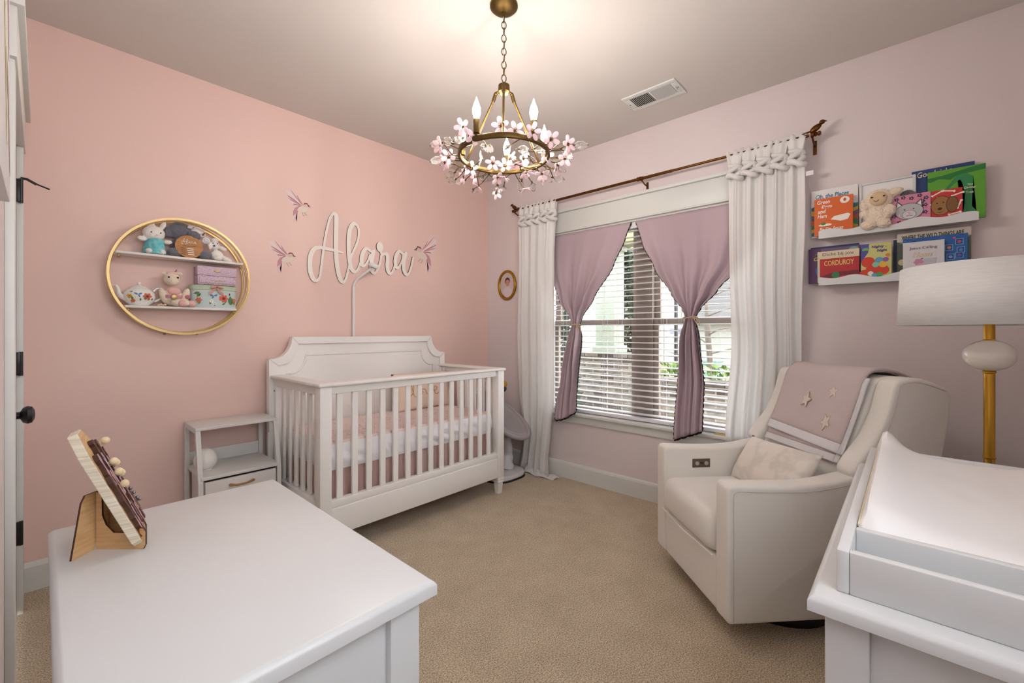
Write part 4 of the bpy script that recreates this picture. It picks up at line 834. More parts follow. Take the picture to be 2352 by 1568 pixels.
# ------------------------------------------------------------------ dressers
def dresser(name, label, x0, x1, y0, y1, zt, drawers):
    t = thing(name, label, 'dresser', ((x0+x1)/2, (y0+y1)/2, 0)); e = .022
    bm = nb(); box(bm, x0, x1, y0, y1, zt-.028, zt, 0)
    es = [q for q in bm.edges if abs(q.verts[0].co.z-zt) < 1e-6 and abs(q.verts[1].co.z-zt) < 1e-6]; bmesh.ops.bevel(bm, geom=es, offset=.011, segments=4, affect='EDGES', profile=.35)
    obj('top', bm, WHITE, t, 30)
    a0, a1, b0, b1 = x0+e, x1-e, y0+e, y1-e; zb = .13
    st = .06
    for xx in (a0, a1-st):
        for yy in (b0, b1-st): B('leg', WHITE, t, xx, xx+st, yy, yy+st, 0, zt-.028, .004)
    for yy, s in ((b0, 1), (b1, -1)):
        B('side_panel', WHITE, t, a0+st, a1-st, min(yy+s*.014, yy+s*.03), max(yy+s*.014, yy+s*.03), zb, zt-.028, .001)
        B('rail', WHITE, t, a0+st, a1-st, min(yy, yy+s*.03), max(yy, yy+s*.03), zb, zb+.05, .002)
    for xx, s in ((a0, 1), (a1, -1)):
        B('side_panel', WHITE, t, min(xx+s*.014, xx+s*.03), max(xx+s*.014, xx+s*.03), b0+st, b1-st, zb, zt-.028, .001)
        B('rail', WHITE, t, min(xx, xx+s*.03), max(xx, xx+s*.03), b0+st, b1-st, zb, zb+.05, .002)
    for ax, sgn in drawers:
        for k in range(3):
            z0 = zb+.06+k*(zt-.028-zb-.075)/3; z1 = z0+(zt-.028-zb-.075)/3-.012
            if ax == 'x':
                X = a1 if sgn > 0 else a0; d = B('drawer', WHITE, t, min(X-sgn*.02, X+sgn*.001), max(X-sgn*.02, X+sgn*.001), b0+st+.006, b1-st-.006, z0, z1, .004); ks = [((X+sgn*.001), (b0+b1)/2+o, (z0+z1)/2) for o in (-.2, .2)]; rm = RY(90*sgn)
            else:
                Y = b1 if sgn > 0 else b0; d = B('drawer', WHITE, t, a0+st+.006, a1-st-.006, min(Y-sgn*.02, Y+sgn*.001), max(Y-sgn*.02, Y+sgn*.001), z0, z1, .004); ks = [((a0+a1)/2+o, Y+sgn*.001, (z0+z1)/2) for o in (-.25, .25)]; rm = RX(-90*sgn)
            for c in ks: obj('knob', lathe(nb(), [(.006, 0), (.005, .012), (.014, .018), (.014, .024), (0, .027)], c, 16, rm.to_4x4()), GOLDR, d, 40)
    return t
ZD = .79
dresser('dresser', 'white dresser with bare top and wooden puzzle board, nearest at lower left', .01, .487, .632, 1.437, ZD, [('x', 1)])
dresser('changing_dresser', 'white dresser carrying the changing tray at the lower right', .889, 1.912, -.455, .129, ZD, [('y', 1)])

# changing tray and pad
tr = thing('changing_tray', 'white wooden changing tray on the right hand dresser', 'changing tray', (1.36, -.14, ZD))
tx0, tx1, ty0, ty1, tz = .932, 1.836, -.36, .093, ZD+.073
B('side_wall', WHITE, tr, tx0, tx1, ty1-.018, ty1, ZD, tz, .003); B('side_wall', WHITE, tr, tx0, tx1, ty0, ty0+.018, ZD, tz, .003)
B('end_wall', WHITE, tr, tx0, tx0+.018, ty0+.018, ty1-.018, ZD, tz, .003); B('end_wall', WHITE, tr, tx1-.018, tx1, ty0+.018, ty1-.018, ZD, tz, .003)
B('divider', WHITE, tr, tx0+.118, tx0+.136, ty0+.018, ty1-.018, ZD, tz, .003); B('bottom', WHITE, tr, tx0+.018, tx1-.018, ty0+.018, ty1-.018, ZD, ZD+.006, 0)
pd = thing('changing_pad', 'white contoured vinyl changing pad lying in the tray', 'changing pad', (1.45, -.13, ZD))
qx0, qx1, qy0, qy1 = tx0+.139, tx1-.021, ty0+.021, ty1-.021
def padtop(u, v):
    a = 2*u-1; b = 2*v-1; hgt = .062+.060*abs(b)**2.4+.012*max(0, a)**3; ed = (1-abs(a)**18)*(1-abs(b)**26)
    # the far left corner stands up as a peak
    hgt += .03*math.exp(-((a-.94)**2/.05+(b-.9)**2/.02))
    return V((qx0+(qx1-qx0)*u, qy0+(qy1-qy0)*v, ZD+.007+max(.03, hgt*(.55+.45*ed))+.0025*NZ.noise(V((u*9, v*7, 0)))))
bm = surf(nb(), padtop, 40, 36)
def skirt(bm, fn, z, n=40):
    per = [(i/n, 0) for i in range(n)]+[(1, i/n) for i in range(n)]+[(1-i/n, 1) for i in range(n)]+[(0, 1-i/n) for i in range(n)]
    t = [bm.verts.new(fn(*p)) for p in per]; b = [bm.verts.new((q.co.x, q.co.y, z)) for q in t]
    for i in range(len(per)): j = (i+1) % len(per); bm.faces.new((t[i], t[j], b[j], b[i]))
    bm.faces.new(b); return bm
skirt(bm, padtop, ZD+.007); obj('pad', bm, VINYL, pd, 50)
bm = nb(); tube(bm, crom([padtop(.0, 1-.0)+V((.002, .0, .0))]+[padtop(i/10, .998)+V((0, 0, .001)) for i in range(1, 11)], 3), .0022, 6); obj('piping', bm, flatc('cream_piping', 'E4D9BE', .6), pd, 60)

# ------------------------------------------------------------------ busy board on its stand
bs = thing('board_stand', 'laser cut plywood easel stand on the near dresser', 'stand', (.078, 1.238, ZD), math.radians(-47.5))
PL = WOODL
def cutout(name, bm, parent, m=None):       # faces in wood, cut edges burnt brown
    bmesh.ops.recalc_face_normals(bm, faces=bm.faces)
    for f in bm.faces: f.material_index = 0 if len(f.verts) > 6 else 1
    return obj(name, bm, [m or PL, BURN], parent, W=False, recalc=False)
leg = [(0, 0), (.097, 0), (.102, .01), (.102, .036), (.097, .043), (.09, .043), (.086, .036), (.062, .034), (.036, .034), (.02, .05), (.012, .07), (.011, .115), (0, .118)]
for y, q_ in ((0, 1), (.03, .75)): cutout('leg', prism(nb(), [(a*q_, b) for a, b in leg], lambda a, b, d: V((a, y+d, b)), -.002, .002), bs)
cutout('back_plate', prism(nb(), [(-.05, 0), (-.03, .105), (-.022, .118), (.067, .118), (.075, .105), (.095, 0), (.06, 0), (.05, .03), (.005, .03), (-.005, 0)], lambda a, b, d: V((-.004+d, a, b)), -.002, .002), bs)
bb = thing('puzzle_board', 'wooden activity board with mauve and brown shapes leaning on the stand', 'toy', (.145, 1.243, ZD+.012), math.radians(-7))
an = math.atan2(.236, -.098); sx_, sz_ = math.cos(an), math.sin(an); nx_, nz_ = sz_, -sx_     # slope and face normal
def fb(a, b, d): return V((sx_*a+nx_*d, b, sz_*a+nz_*d))    # a up the slope, b across, d off the face
BL, BW = .255, .085
outl = [(0, -BW+.01), (0, BW-.01), (.01, BW), (BL-.09, BW), (BL, -.01), (BL, -BW+.02), (BL-.045, -BW), (.01, -BW)]
prism(bm := nb(), outl, lambda a, b, d: fb(a, b, d), -.008, .008, .0015)
bmesh.ops.recalc_face_normals(bm, faces=bm.faces)
obj('board', bm, PLYE, bb, W=False)
flat_f = lambda a, b: fb(a, b, .0083)
bm = nb(); bm.faces.new([bm.verts.new(fb(a*.985+.002, b*.97, .0083)) for a, b in outl]); obj('board_face', bm, WOODL, bb, W=False)
PCOL = [flatc('piece_mauve', 'A98798'), flatc('piece_rose', 'B98A86'), flatc('piece_plum', '6E5058'), flatc('piece_brown', '5B3A28'), flatc('piece_lilac', 'B9A2B8')]
pcs = [(.205, -.03, .045, .012, 3), (.19, .02, .06, .010, 3), (.165, -.075, .075, .012, 0), (.17, .06, .05, .010, 1), (.145, -.02, .10, .011, 4), (.13, .03, .095, .011, 0), (.115, -.045, .085, .010, 1), (.105, -.085, .10, .012, 3), (.10, .07, .05, .012, 2), (.07, .03, .06, .010, 1), (.06, .06, .05, .012, 2), (.05, -.02, .05, .012, 2), (.035, -.055, .06, .010, 0), (.025, .01, .05, .010, 1), (.02, -.085, .055, .009, 1), (.015, .05, .045, .01, 2)]
for a, b, l, hw, ci in pcs:
    b *= .8; a0 = max(.012, a-l/2); a1 = min(BL-.012, a0+l); n = 7
    up = [(a0+(a1-a0)*i/n, b+hw*(.7+.3*math.cos(i*2.1))) for i in range(n+1)]; dn = [(p, 2*b-q) for p, q in up[::-1]]
    bm = nb(); prism(bm, up+dn, lambda p, q, d: fb(p, q, d), .0085, .0165); bmesh.ops.recalc_face_normals(bm, faces=bm.faces)
    for f in bm.faces: f.material_index = 0 if len(f.verts) > 6 else 1
    obj('shape_piece', bm, [PCOL[ci], BURN], bb, W=False, recalc=False)
for a, b in ((.165, .0), (.158, .012), (.142, -.01), (.135, .004), (.118, -.03), (.205, .05), (.085, .045), (.07, .055), (.055, .06), (.045, .075)):
    big = a > .1; c = fb(a, b, .024 if big else .019); bm = nb(); ell(bm, c, .008 if big else .004, None, 12, 8); tube(bm, [fb(a, b, .012), c], .003, 6); obj('peg', bm, flatc('peg_wood', 'E3CFA6', .5) if big else flatc('steel', '8E9096'), bb, True, W=False)

# ------------------------------------------------------------------ baby swing in the corner
sw = thing('baby_swing', 'grey padded baby swing on a white base between crib and curtain', 'baby swing', (2.72, 2.70, 0))
prism(bm := nb(), [(2.72+.20*math.copysign(abs(math.cos(a))**.6, math.cos(a)), 2.70+.28*math.copysign(abs(math.sin(a))**.6, math.sin(a))) for a in [2*PI*i/40 for i in range(40)]], lambda a, b, d: V((a, b, d)), .008, .05, .014, 3); obj('base', bm, PLASTIC, sw, 30)
prism(bm := nb(), [(2.72+.205*math.copysign(abs(math.cos(a))**.6, math.cos(a)), 2.70+.285*math.copysign(abs(math.sin(a))**.6, math.sin(a))) for a in [2*PI*i/40 for i in range(40)]], lambda a, b, d: V((a, b, d)), 0, .01); obj('base_pad', bm, DARK, sw)
obj('stem', tube(nb(), crom([(2.78, 2.60, .05), (2.80, 2.60, .12), (2.84, 2.62, .2), (2.83, 2.64, .3)], 5), [.07]*4+[.055]*4+[.04]*4+[.04]*4, 14), PLASTIC, sw, 'all')
obj('arm', tube(nb(), crom([(2.70, 2.86, .05), (2.86, 2.90, .12), (2.93, 2.78, .26), (2.90, 2.66, .33)], 6), .028, 12), flatc('swing_grey_plastic', '8F8488', .5), sw, 'all')
def seat(u, v):
    a = 2*PI*u; r = v; dx = .19*r*math.cos(a); dy = .34*r*math.sin(a); up = .13*r**2.2; p = V((dx, dy, up)); return RX(28) @ p+V((2.735, 2.70, .40))
o = obj('seat', surf(nb(), seat, 40, 10, cu=True), GREYF, sw, 'all'); solid(o, .045, 1)
rim = [seat(i/48, 1)+V((0, 0, .012)) for i in range(48)]; obj('seat_rim', tube(nb(), rim, .022, 10, closed=True), GREYF, sw, 'all')
obj('head_cushion', pillow(nb(), .2, .26, .07, lambda a, b, c: RX(38) @ V((a, b, c))+V((2.72, 2.78, .46))), flatc('swing_light_grey', 'B9B4B6', .85), sw, 'all')
obj('crotch_guard', lathe(nb(), [(0, 0), (.04, 0), (.045, .012), (.02, .03), (0, .032)], (2.72, 2.6, .40), 20, RX(20).to_4x4()), flatc('swing_light_grey', 'B9B4B6'), sw, 'all')
for k in range(4): obj('seam', tube(nb(), [seat(.72+.02*k, .7)+V((0, 0, .026)), seat(.72+.02*k, .97)+V((0, 0, .03))], .0025, 5), flatc('seam_grey', '77737A'), sw)
B('buckle', BLACK, sw, 2.90, 2.915, 2.55, 2.59, .46, .478, .003)
sw_shift = -.035
tb = obj('toy_bar', tube(nb(), crom([(2.62, 2.82, .5), (2.62, 2.80, .72), (2.72, 2.74, .82), (2.85, 2.70, .80)], 6), .009, 8), PLASTIC, sw, 'all')
obj('toy_ball', ell(nb(), (2.857, 2.695, .768), .032), flatc('toy_yellow', 'D8A03A', .5), tb, True); obj('toy_ball', ell(nb(), (2.855, 2.693, .728), .028), flatc('toy_navy', '3B4358', .5), tb, True); sw.location.x += sw_shift

# ------------------------------------------------------------------ armchair (local frame: x across from its left arm, y backwards, z up)
AW = .70
KC = .9664   # chair size
CHL = (2.354*KC, 1.049*KC, CAMH*(1-KC))
ch = thing('armchair', 'oatmeal upholstered swivel glider armchair with wings in the window corner', 'armchair', CHL, math.atan2(-.7311, -.6823))
def CB(name, x0, x1, y0, y1, z0, z1, r, seg=4, m=LINEN, parent=None): return B(name, m, parent or ch, x0, x1, y0, y1, z0, z1, r, seg, W=False, smooth='all')
ch.scale = (KC,)*3
obj('swivel_base', lathe(nb(), [(0, -.043), (.26, -.043), (.27, -.02), (.25, .03), (0, .06)], (AW/2, .42, 0), 36), BLACK, ch, 40, W=False)
def rounded(poly, n=4):           # soften the corners of a polygon
    out = []; k = len(poly)
    for i in range(k):
        p = V((*poly[i][:2], 0)); r = poly[i][2] if len(poly[i]) > 2 else .015
        a = V((*poly[i-1][:2], 0)); b = V((*poly[(i+1) % k][:2], 0)); da = (a-p); db = (b-p); r = min(r, da.length*.45, db.length*.45); A = p+da.normalized()*r; Bq = p+db.normalized()*r
        for j in range(n+1):
            t = j/n; q = A*(1-t)**2+p*2*t*(1-t)+Bq*t*t; out.append((q.x, q.y))
    return out
armp = rounded([(0, .05, .02), (0, .617, .03), (.12, .610, .05), (.30, .604, .1), (.42, .612, .1), (.53, .632, .05), (.66, .66, .05), (.90, .66, .02), (.88, .05, .02)])
TA = .10
for x0 in (0, AW-TA):
    bm = nb(); prism(bm, armp, lambda a, b, d: V((d, a, b)), x0, x0+TA, .016, 4); a_ = obj('arm', bm, LINEN, ch, 50, W=False)
    xs = x0-.0006 if x0 == 0 else x0+TA+.0006
    seam = [(a*.97+.018, b if b < .1 else b-.024) for a, b in armp if b > .25 and a < .6]; pts = [V((xs, .022, .06))]+[V((xs, max(.022, a), b)) for a, b in seam]
    obj('stitching', tube(nb(), pts, .0016, 5), flatc('stitch_beige', 'CFC7BA', .9), a_, W=False)
# wings
wingp = rounded([(.56, .615, .02), (.528, .655, .03), (.565, .712, .05), (.635, .79, .08), (.69, .90, .1), (.712, .985, .05), (.73, 1.035, .03), (.83, 1.05, .08), (.985, .995, .04), (.965, .80, .1), (.92, .615, .02)])
for x0 in (-.004, AW-.091):
    bm = nb(); prism(bm, wingp, lambda a, b, d: V((d, a, b)), x0, x0+.095, .018, 4); w_ = obj('wing', bm, LINEN, ch, 50, W=False)
    xs = x0-.0006 if x0 < 0 else x0+.0956
    seam = [(.57, .65), (.66, .775), (.715, .9), (.738, .99), (.755, 1.018), (.83, 1.026), (.95, .99)]; obj('stitching', tube(nb(), crom([V((xs, a, b)) for a, b in seam], 5), .0016, 5), flatc('stitch_beige', 'B9AF9F'), w_, W=False)
bkp = rounded([(.50, .40, .03), (.555, .60, .1), (.65, .84, .1), (.70, .98, .06), (.735, 1.035, .05), (.83, 1.048, .06), (.98, .99, .03), (.96, .78, .1), (.88, .40, .03)])
bm = nb(); prism(bm, bkp, lambda a, b, d: V((d, a, b)), .088, AW-.088, .012, 3); obj('backrest', bm, LINEN, ch, 50, W=False)
CB('rear_panel', .03, AW-.03, .80, .885, .05, .62, .02)
CB('front_panel', TA-.004, AW-TA+.004, .006, .10, .05, .28, .016)
CB('seat_deck', TA, AW-TA, .10, .80, .06, .29, .01)
sc = nb(); box(sc, TA+.002, AW-TA-.002, -.018, .56, .282, .462, .055, 5)
for v in sc.verts:
    k = (1-((v.co.x-AW/2)/.26)**2)*(1-((v.co.y-.27)/.32)**2)
    if v.co.z > .36: v.co.z += .022*max(0, k)
    if v.co.y < .05: v.co.y -= .012*max(0, 1-((v.co.x-AW/2)/.26)**2)
st_ = obj('seat_cushion', sc, LINEN, ch, 'all', W=False)
obj('cushion_piping', tube(nb(), [(TA+.004, -.012, .288), (AW/2, -.026, .287), (AW-TA-.004, -.012, .288)], .0035, 6), LINEN, st_, W=False)
cp = B('control_panel', flatc('bronze_plate', '6E6055', .35, metal=.7), ch, TA-.001, TA+.004, .155, .255, .50, .548, .003, 2, W=False)
for y in (.18, .232): obj('button', lathe(nb(), [(.011, 0), (.011, .004), (0, .005)], (TA+.004, y, .524), 18, RY(90).to_4x4()), flatc('button_silver', 'B9B5B0', .3, metal=.6), cp, 40, W=False)
B('usb_port', BLACK, cp, TA+.003, TA+.0055, .198, .214, .52, .53, .001, 1, W=False)
# pillow on the seat
pl = thing('lumbar_pillow', 'cream and grey patterned lumbar pillow on the armchair seat', 'pillow', CHL, math.atan2(-.7311, -.6823))
pl.scale = (KC,)*3
an2 = math.radians(60); obj('cushion', pillow(nb(), .49, .26, .13, lambda a, b, c: V((AW/2+.01+a, .425+b*math.cos(an2)-c*math.sin(an2), .575+b*math.sin(an2)+c*math.cos(an2)+.012*math.sin(a*6))), 22, 1, .008), HIDE, pl, 'all', W=False)
# blanket over the back
bl = thing('fleece_blanket', 'dusty pink fleece blanket with white border and star patches over the armchair back', 'blanket', CHL, math.atan2(-.7311, -.6823))
bl.scale = (KC,)*3
path = crom([V((.565, .66, 0)), V((.60, .735, 0)), V((.642, .84, 0)), V((.682, .945, 0)), V((.705, 1.01, 0)), V((.742, 1.050, 0)), V((.80, 1.058, 0)), V((.86, 1.049, 0)), V((.93, 1.022, 0))], 6)
def pathat(s):
    s = max(0, min(.9999, s))*(len(path)-1); i = int(s); return path[i].lerp(path[i+1], s-i)
def sheet(s0L, s0R, off, xl, xr, u0=0, u1=1, v0=0, v1=1):
    def fn(u, v):
        U = u0+(u1-u0)*u; Vv = v0+(v1-v0)*v; s0 = s0L+(s0R-s0L)*U; s = s0+(1-s0)*Vv; p = pathat(s); q = pathat(s+.01)-pathat(s-.01); nrm = V((-q.y, q.x, 0)).normalized()
        wv = off*(1-.8*max(0, (s-.62)/.38))+.003*math.sin(U*7+Vv*3)+.006*NZ.noise(V((U*4, Vv*4, off*90))); x = xl+(xr-xl)*U
        return V((x, p.x+nrm.x*wv, p.y+nrm.y*wv))
    return fn
for nm, sL, sR, off in (('blanket', .05, .05, .016), ('blanket_under_layer', -.0, -.0, .007)):
    xl, xr = (.115, .59) if nm == 'blanket' else (.12, .575)
    if nm != 'blanket': sL, sR = .0, -.0
    e = .06; o = obj(nm, surf(nb(), sheet(sL+(.05 if nm == 'blanket' else 0), sR+(.02 if nm == 'blanket' else 0), off, xl, xr, 0, 1, e, 1), 26, 40), BLANK, bl, 'all', W=False); solid(o, .009)
    b = obj('white_border', surf(nb(), sheet(sL+(.05 if nm == 'blanket' else 0), sR+(.02 if nm == 'blanket' else 0), off, xl, xr, 0, 1, 0, e), 26, 5), FLEECEW, o, 'all', W=False); solid(b, .012)
    b = obj('white_border', surf(nb(), sheet(sL+(.02 if nm == 'blanket' else 0), sR+(.02 if nm == 'blanket' else 0), off-.001, xr, xr+.02, 0, 1, 0, .5), 3, 24), FLEECEW, o, 'all', W=False); solid(b, .010)
    if nm == 'blanket':
        SF = sheet(sL+.05, sR+.02, off+.0065, xl, xr)
        for cu, cvv, a0 in ((.42, .24, .2), (.72, .33, .5), (.75, .15, .9)):
            bm = nb(); star = []
            for i in range(10):
                r = (.042 if i % 2 == 0 else .019); a = a0+2*PI*i/10; star.append((cu+r*1.45*math.cos(a), cvv+r*1.2*math.sin(a)))
            c0 = bm.verts.new(SF(cu, cvv)+V((0, 0, .002))); vs_ = [bm.verts.new(SF(*p)) for p in star]; [bm.faces.new((c0, vs_[i], vs_[(i+1) % 10])) for i in range(10)]
            s_ = obj('star_patch', bm, flatc('star_cream', 'D8CBC2', .95), o, W=False); solid(s_, .004)
            obj('star_stitching', tube(nb(), [SF(*p)+V((0, 0, .001)) for p in star], .0022, 5, closed=True), flatc('star_thread', 'C3AD90', .9), s_, W=False)

# ------------------------------------------------------------------ floor lamp
LPX, LPY = 2.225, -.205
fl = thing('floor_lamp', 'gold floor lamp with white drum shade and marble ball at the right edge', 'floor lamp', (LPX, LPY, 0))
obj('base', lathe(nb(), [(0, 0), (.125, 0), (.13, .008), (.125, .02), (.03, .028), (.016, .04)], (LPX, LPY, 0), 40), GOLD, fl, 40)
obj('pole', tube(nb(), [(LPX, LPY, .03), (LPX, LPY, 1.10)], .0145, 20), GOLD, fl, 40)
obj('collar', lathe(nb(), [(.0145, 0), (.017, .002), (.017, .006), (.0145, .008)], (LPX, LPY, .80), 20), GOLD, fl, 40); obj('collar', lathe(nb(), [(.0145, 0), (.018, .003), (.018, .006), (.0145, .01)], (LPX, LPY, 1.095), 20), GOLD, fl, 40)
obj('marble_ball', ell(nb(), (LPX, LPY, 1.157), (.0665, .0665, .054), None, 32, 20), MARBLE, fl, 'all')
obj('neck', lathe(nb(), [(.018, 0), (.018, .005), (.0145, .008), (.0145, .08), (0, .08)], (LPX, LPY, 1.205), 20), GOLD, fl, 40)
sh = nb(); surf(sh, lambda u, v: V((LPX+(.240-.010*v)*math.cos(2*PI*u), LPY+(.240-.010*v)*math.sin(2*PI*u), 1.262+.208*v)), 72, 1, cu=True); so = obj('shade', sh, SHADE, fl, 'all'); solid(so, .003)
hp = nb(); tube(hp, [(LPX-.24, LPY, 1.285), (LPX-.03, LPY, 1.285)], .002, 5); tube(hp, [(LPX+.12, LPY+.207, 1.285), (LPX+.015, LPY+.025, 1.285)], .002, 5); tube(hp, [(LPX+.12, LPY-.207, 1.285), (LPX+.015, LPY-.025, 1.285)], .002, 5)
tube(hp, [(LPX+.03*math.cos(a), LPY+.03*math.sin(a), 1.285) for a in [2*PI*i/16 for i in range(16)]], .002, 5, closed=True); obj('shade_ring', hp, GOLDR, so, True)
obj('bulb', ell(nb(), (LPX, LPY, 1.34), (.03, .03, .045)), flatc('unlit_bulb', 'F2EFE8', .2), fl, True); obj('socket', lathe(nb(), [(.0145, 0), (.02, .005), (.02, .035), (0, .035)], (LPX, LPY, 1.275), 16), GOLD, fl, 40)

# ------------------------------------------------------------------ book ledges and books
LX = 2.925
def ledge(label, z, ph):
    t = thing('book_ledge', label, 'shelf', (LX+.05, .067, z), group='white wavy book ledges')
    B('shelf_board', WHITE, t, LX+.012, WX, -.237, .371, z, z+.012, .002); B('back_board', WHITE, t, WX-.012, WX, -.237, .371, z+.012, z+.06, .002)
    n = 60; p = [(.371-.608*i/n, z+.033+.008*math.sin(2*PI*(i/n*3.4)+ph)+.004*math.sin(2*PI*i/n*1.7)) for i in range(n+1)]+[(-.237, z-.006), (.371, z-.006)]
    prism(bm := nb(), p, lambda a, b, d: V((d, a, b)), LX, LX+.012); obj('wavy_lip', bm, WHITE, t)
ledge('white wall ledge with wavy lip holding the lamb and upper row of books', 1.762, .2); ledge('white wall ledge with wavy lip holding the lower row of books', 1.503, 2.2)
PAGES = mat('book_pages', 'EDE6D6', .8)
def book(label, y0, y1, z0, z1, xf, th, col, lean=0.0, name='book', cat='book'):
    t = thing(name, label, cat, (xf+th/2, (y0+y1)/2, z0), group='picture books on the ledges')
    cm = flatc('cover_'+col, col, .45) if isinstance(col, str) else col
    B('front_cover', cm, t, xf, xf+.0028, y1, y0, z0, z1, .0008, 1); B('back_cover', cm, t, xf+th-.0028, xf+th, y1, y0, z0, z1, .0008, 1)
    B('spine', cm, t, xf+.0028, xf+th-.0028, y0-.003, y0, z0, z1, 0); B('pages', PAGES, t, xf+.0028, xf+th-.0028, y1+.003, y0-.003, z0+.003, z1-.003, 0)
    return t, (lambda a, b, d=.0004: V((xf-d, y0-a, z0+b)))
NP = {}
def step(t): NP[t] = NP.get(t, 0)+.00008; return NP[t]      # every print a hair above the last
def P(t, f, name, col, pts, d=.0004):
    k = step(t); return flat(name, flatc('ink_'+col, col, .5), t, lambda a, b: f(a, b, .0004+k), pts)
def R4(x0, x1, y0, y1): return [(x0, y0), (x1, y0), (x1, y1), (x0, y1)]
def TXT(t, f, key, col, x, y, w_, h_, d=.0012):
    k = step(t)+.0004; return text('lettering', key, flatc('ink_'+col, col, .5), t, lambda a, b: f(a, b, .0006+k), x, y, w_, h_)
U0, L0 = 1.7745, 1.5155
# upper row
t, f = book('white picture book with teal title and rainbow waves behind the orange book', .412, .203, U0, 2.04, 2.984, .012, 'E9E7E6')
TXT(t, f, 'Oh, the Places', '2B7A96', .02, .212, .15, .028); TXT(t, f, "You'll", '2B7A96', .115, .192, .06, .018)
for k, cc in enumerate(('2E7F8C', 'D9B33B', '7A5A8C', 'C96A3A', '3E8A5A', 'D9B33B', '2E7F8C')):
    P(t, f, 'cover_wave', cc, [(.209*i/20, .17-.024*k+.006*math.sin(i*.9+k)) for i in range(21)]+[(.209*i/20, .146-.024*k+.006*math.sin(i*.9+k+1)) for i in range(20, -1, -1)], .0005)
t, f = book('orange picture book titled Green Eggs and Ham', .394, .222, U0+.001, 1.982, 2.952, .012, 'D9641E')
W_ = 'F4EDE2'
for key, x, y, w_ in (('Green', .014, .176, .058), ('Eggs', .034, .147, .048), ('and', .017, .124, .036), ('Ham', .016, .098, .042)): TXT(t, f, key, W_, x, y, w_, .021)
TXT(t, f, 'By Dr. Seuss', W_, .025, .02, .105, .024); P(t, f, 'cover_badge', 'F2EFEA', circ(.137, .182, .021, .018)); P(t, f, 'cover_badge', 'C9571C', circ(.137, .183, .007, .009), .0008)
P(t, f, 'cover_plate', 'EFEBE2', circ(.05, .058, .03, .007)); P(t, f, 'cover_plate', '4C7A2E', circ(.042, .066, .012, .008), .0008)
P(t, f, 'cover_tray', 'EFEBE2', [(.075, .085), (.09, .10), (.15, .108), (.162, .10), (.15, .075), (.12, .07)], .0005)
pf = thing('picture_frame', 'white picture frame behind the fluffy lamb', 'picture frame', (2.99, .087, U0))
FRX = 2.986
for y0, y1, z0, z1 in ((.199, .187, U0, 2.036), (-.014, -.026, U0, 2.036), (.187, -.014, 2.024, 2.036), (.187, -.014, U0, U0+.012)): B('frame_rail', WHITE, pf, FRX, FRX+.018, y1, y0, z0, z1, .002, 1)
B('mat_board', flatc('paper_white', 'EFEFEF', .4), pf, FRX+.009, FRX+.012, -.014, .187, U0+.012, 2.024, 0)
t, f = book('dark blue book lettered Goodnight behind the green tree book', -.010, -.230, U0, 2.052, 3.000, .012, '1E3F7A')
TXT(t, f, 'Goodnight', 'E6D9B8', .02, .232, .125, .036); P(t, f, 'cover_hill', '2E6A9A', [(.0, .05), (.06, .13), (.12, .09), (.2, .12), (.22, .0), (0, 0)])
t, f = book('bright green book with a painted tree at the right end of the upper ledge', -.068, -.263, U0-.001, 2.026, 2.972, .014, '5FA82E')
P(t, f, 'cover_canopy', '1F7A34', [(.0, .205), (.01, .20), (.04, .212), (.08, .2), (.10, .215), (.14, .22), (.195, .226), (.195, .25), (.15, .245), (.1, .235), (.05, .225), (.0, .222)])
P(t, f, 'cover_trunk', '2E8A4E', [(.10, .215), (.13, .222), (.155, .2), (.158, .15), (.15, .06), (.165, .035), (.12, .03), (.125, .06), (.128, .12), (.118, .18)], .0006); P(t, f, 'cover_branch', '2E8A4E', [(.10, .215), (.07, .17), (.045, .13), (.05, .13), (.08, .165), (.115, .2)], .0006)
TXT(t, f, 'The', 'E9F0D8', .134, .16, .02, .008); TXT(t, f, 'Giving', 'E9F0D8', .124, .142, .038, .013); TXT(t, f, 'Tree', 'E9F0D8', .13, .122, .026, .011)
t, f = book('pink board book with a grey cat face beside the lamb', .066, -.078, U0, 1.927, 2.944, .018, 'D98AA6')
for k in range(14):
    x, y = [(.02, .135), (.045, .14), (.075, .132), (.105, .14), (.128, .125), (.125, .09), (.125, .055), (.13, .02), (.1, .012), (.06, .012), (.03, .018), (.01, .05), (.012, .095), (.115, .11)][k]; P(t, f, 'cover_flower', '4A2A6E', [(x+.008*(1+.3*math.cos(5*a))*math.cos(a), y+.008*(1+.3*math.cos(5*a))*math.sin(a)) for a in [2*PI*i/25 for i in range(25)]]); P(t, f, 'cover_flower', 'E0B84A', circ(x, y, .0025), .0008)
SIL = flatc('silver_foil', 'B9B9BD', .3)
for s in (-1, 1): P(t, f, 'cat_ear', '2A2428', [(.066+s*.02, .10), (.066+s*.045, .125), (.066+s*.05, .08)], .0008); P(t, f, 'cat_ear', 'E6E4E6', [(.066+s*.026, .10), (.066+s*.043, .118), (.066+s*.046, .085)], .0010)
P(t, f, 'cat_face', '2A2428', circ(.066, .068, .053, .041), .0011); flat('cat_face', SIL, t, lambda a, b, k=step(t): f(a, b, .0004+k), circ(.066, .068, .051, .039)); P(t, f, 'cat_muzzle', '2A2428', circ(.066, .052, .027, .022), .0017); flat('cat_muzzle', flatc('silver_light', 'CFCED2', .3), t, lambda a, b, k=step(t): f(a, b, .0004+k), circ(.066, .052, .0255, .0205))
P(t, f, 'cat_nose', 'E59AB0', [(.058, .064), (.074, .064), (.066, .055)], .0023)
for s in (-1, 1): P(t, f, 'cat_eye', '1C181C', circ(.066+s*.017, .078, .003), .0023); P(t, f, 'cat_mouth', '2A2428', [(.066, .05), (.066+s*.012, .046), (.066+s*.012, .044), (.066, .048)], .0023)
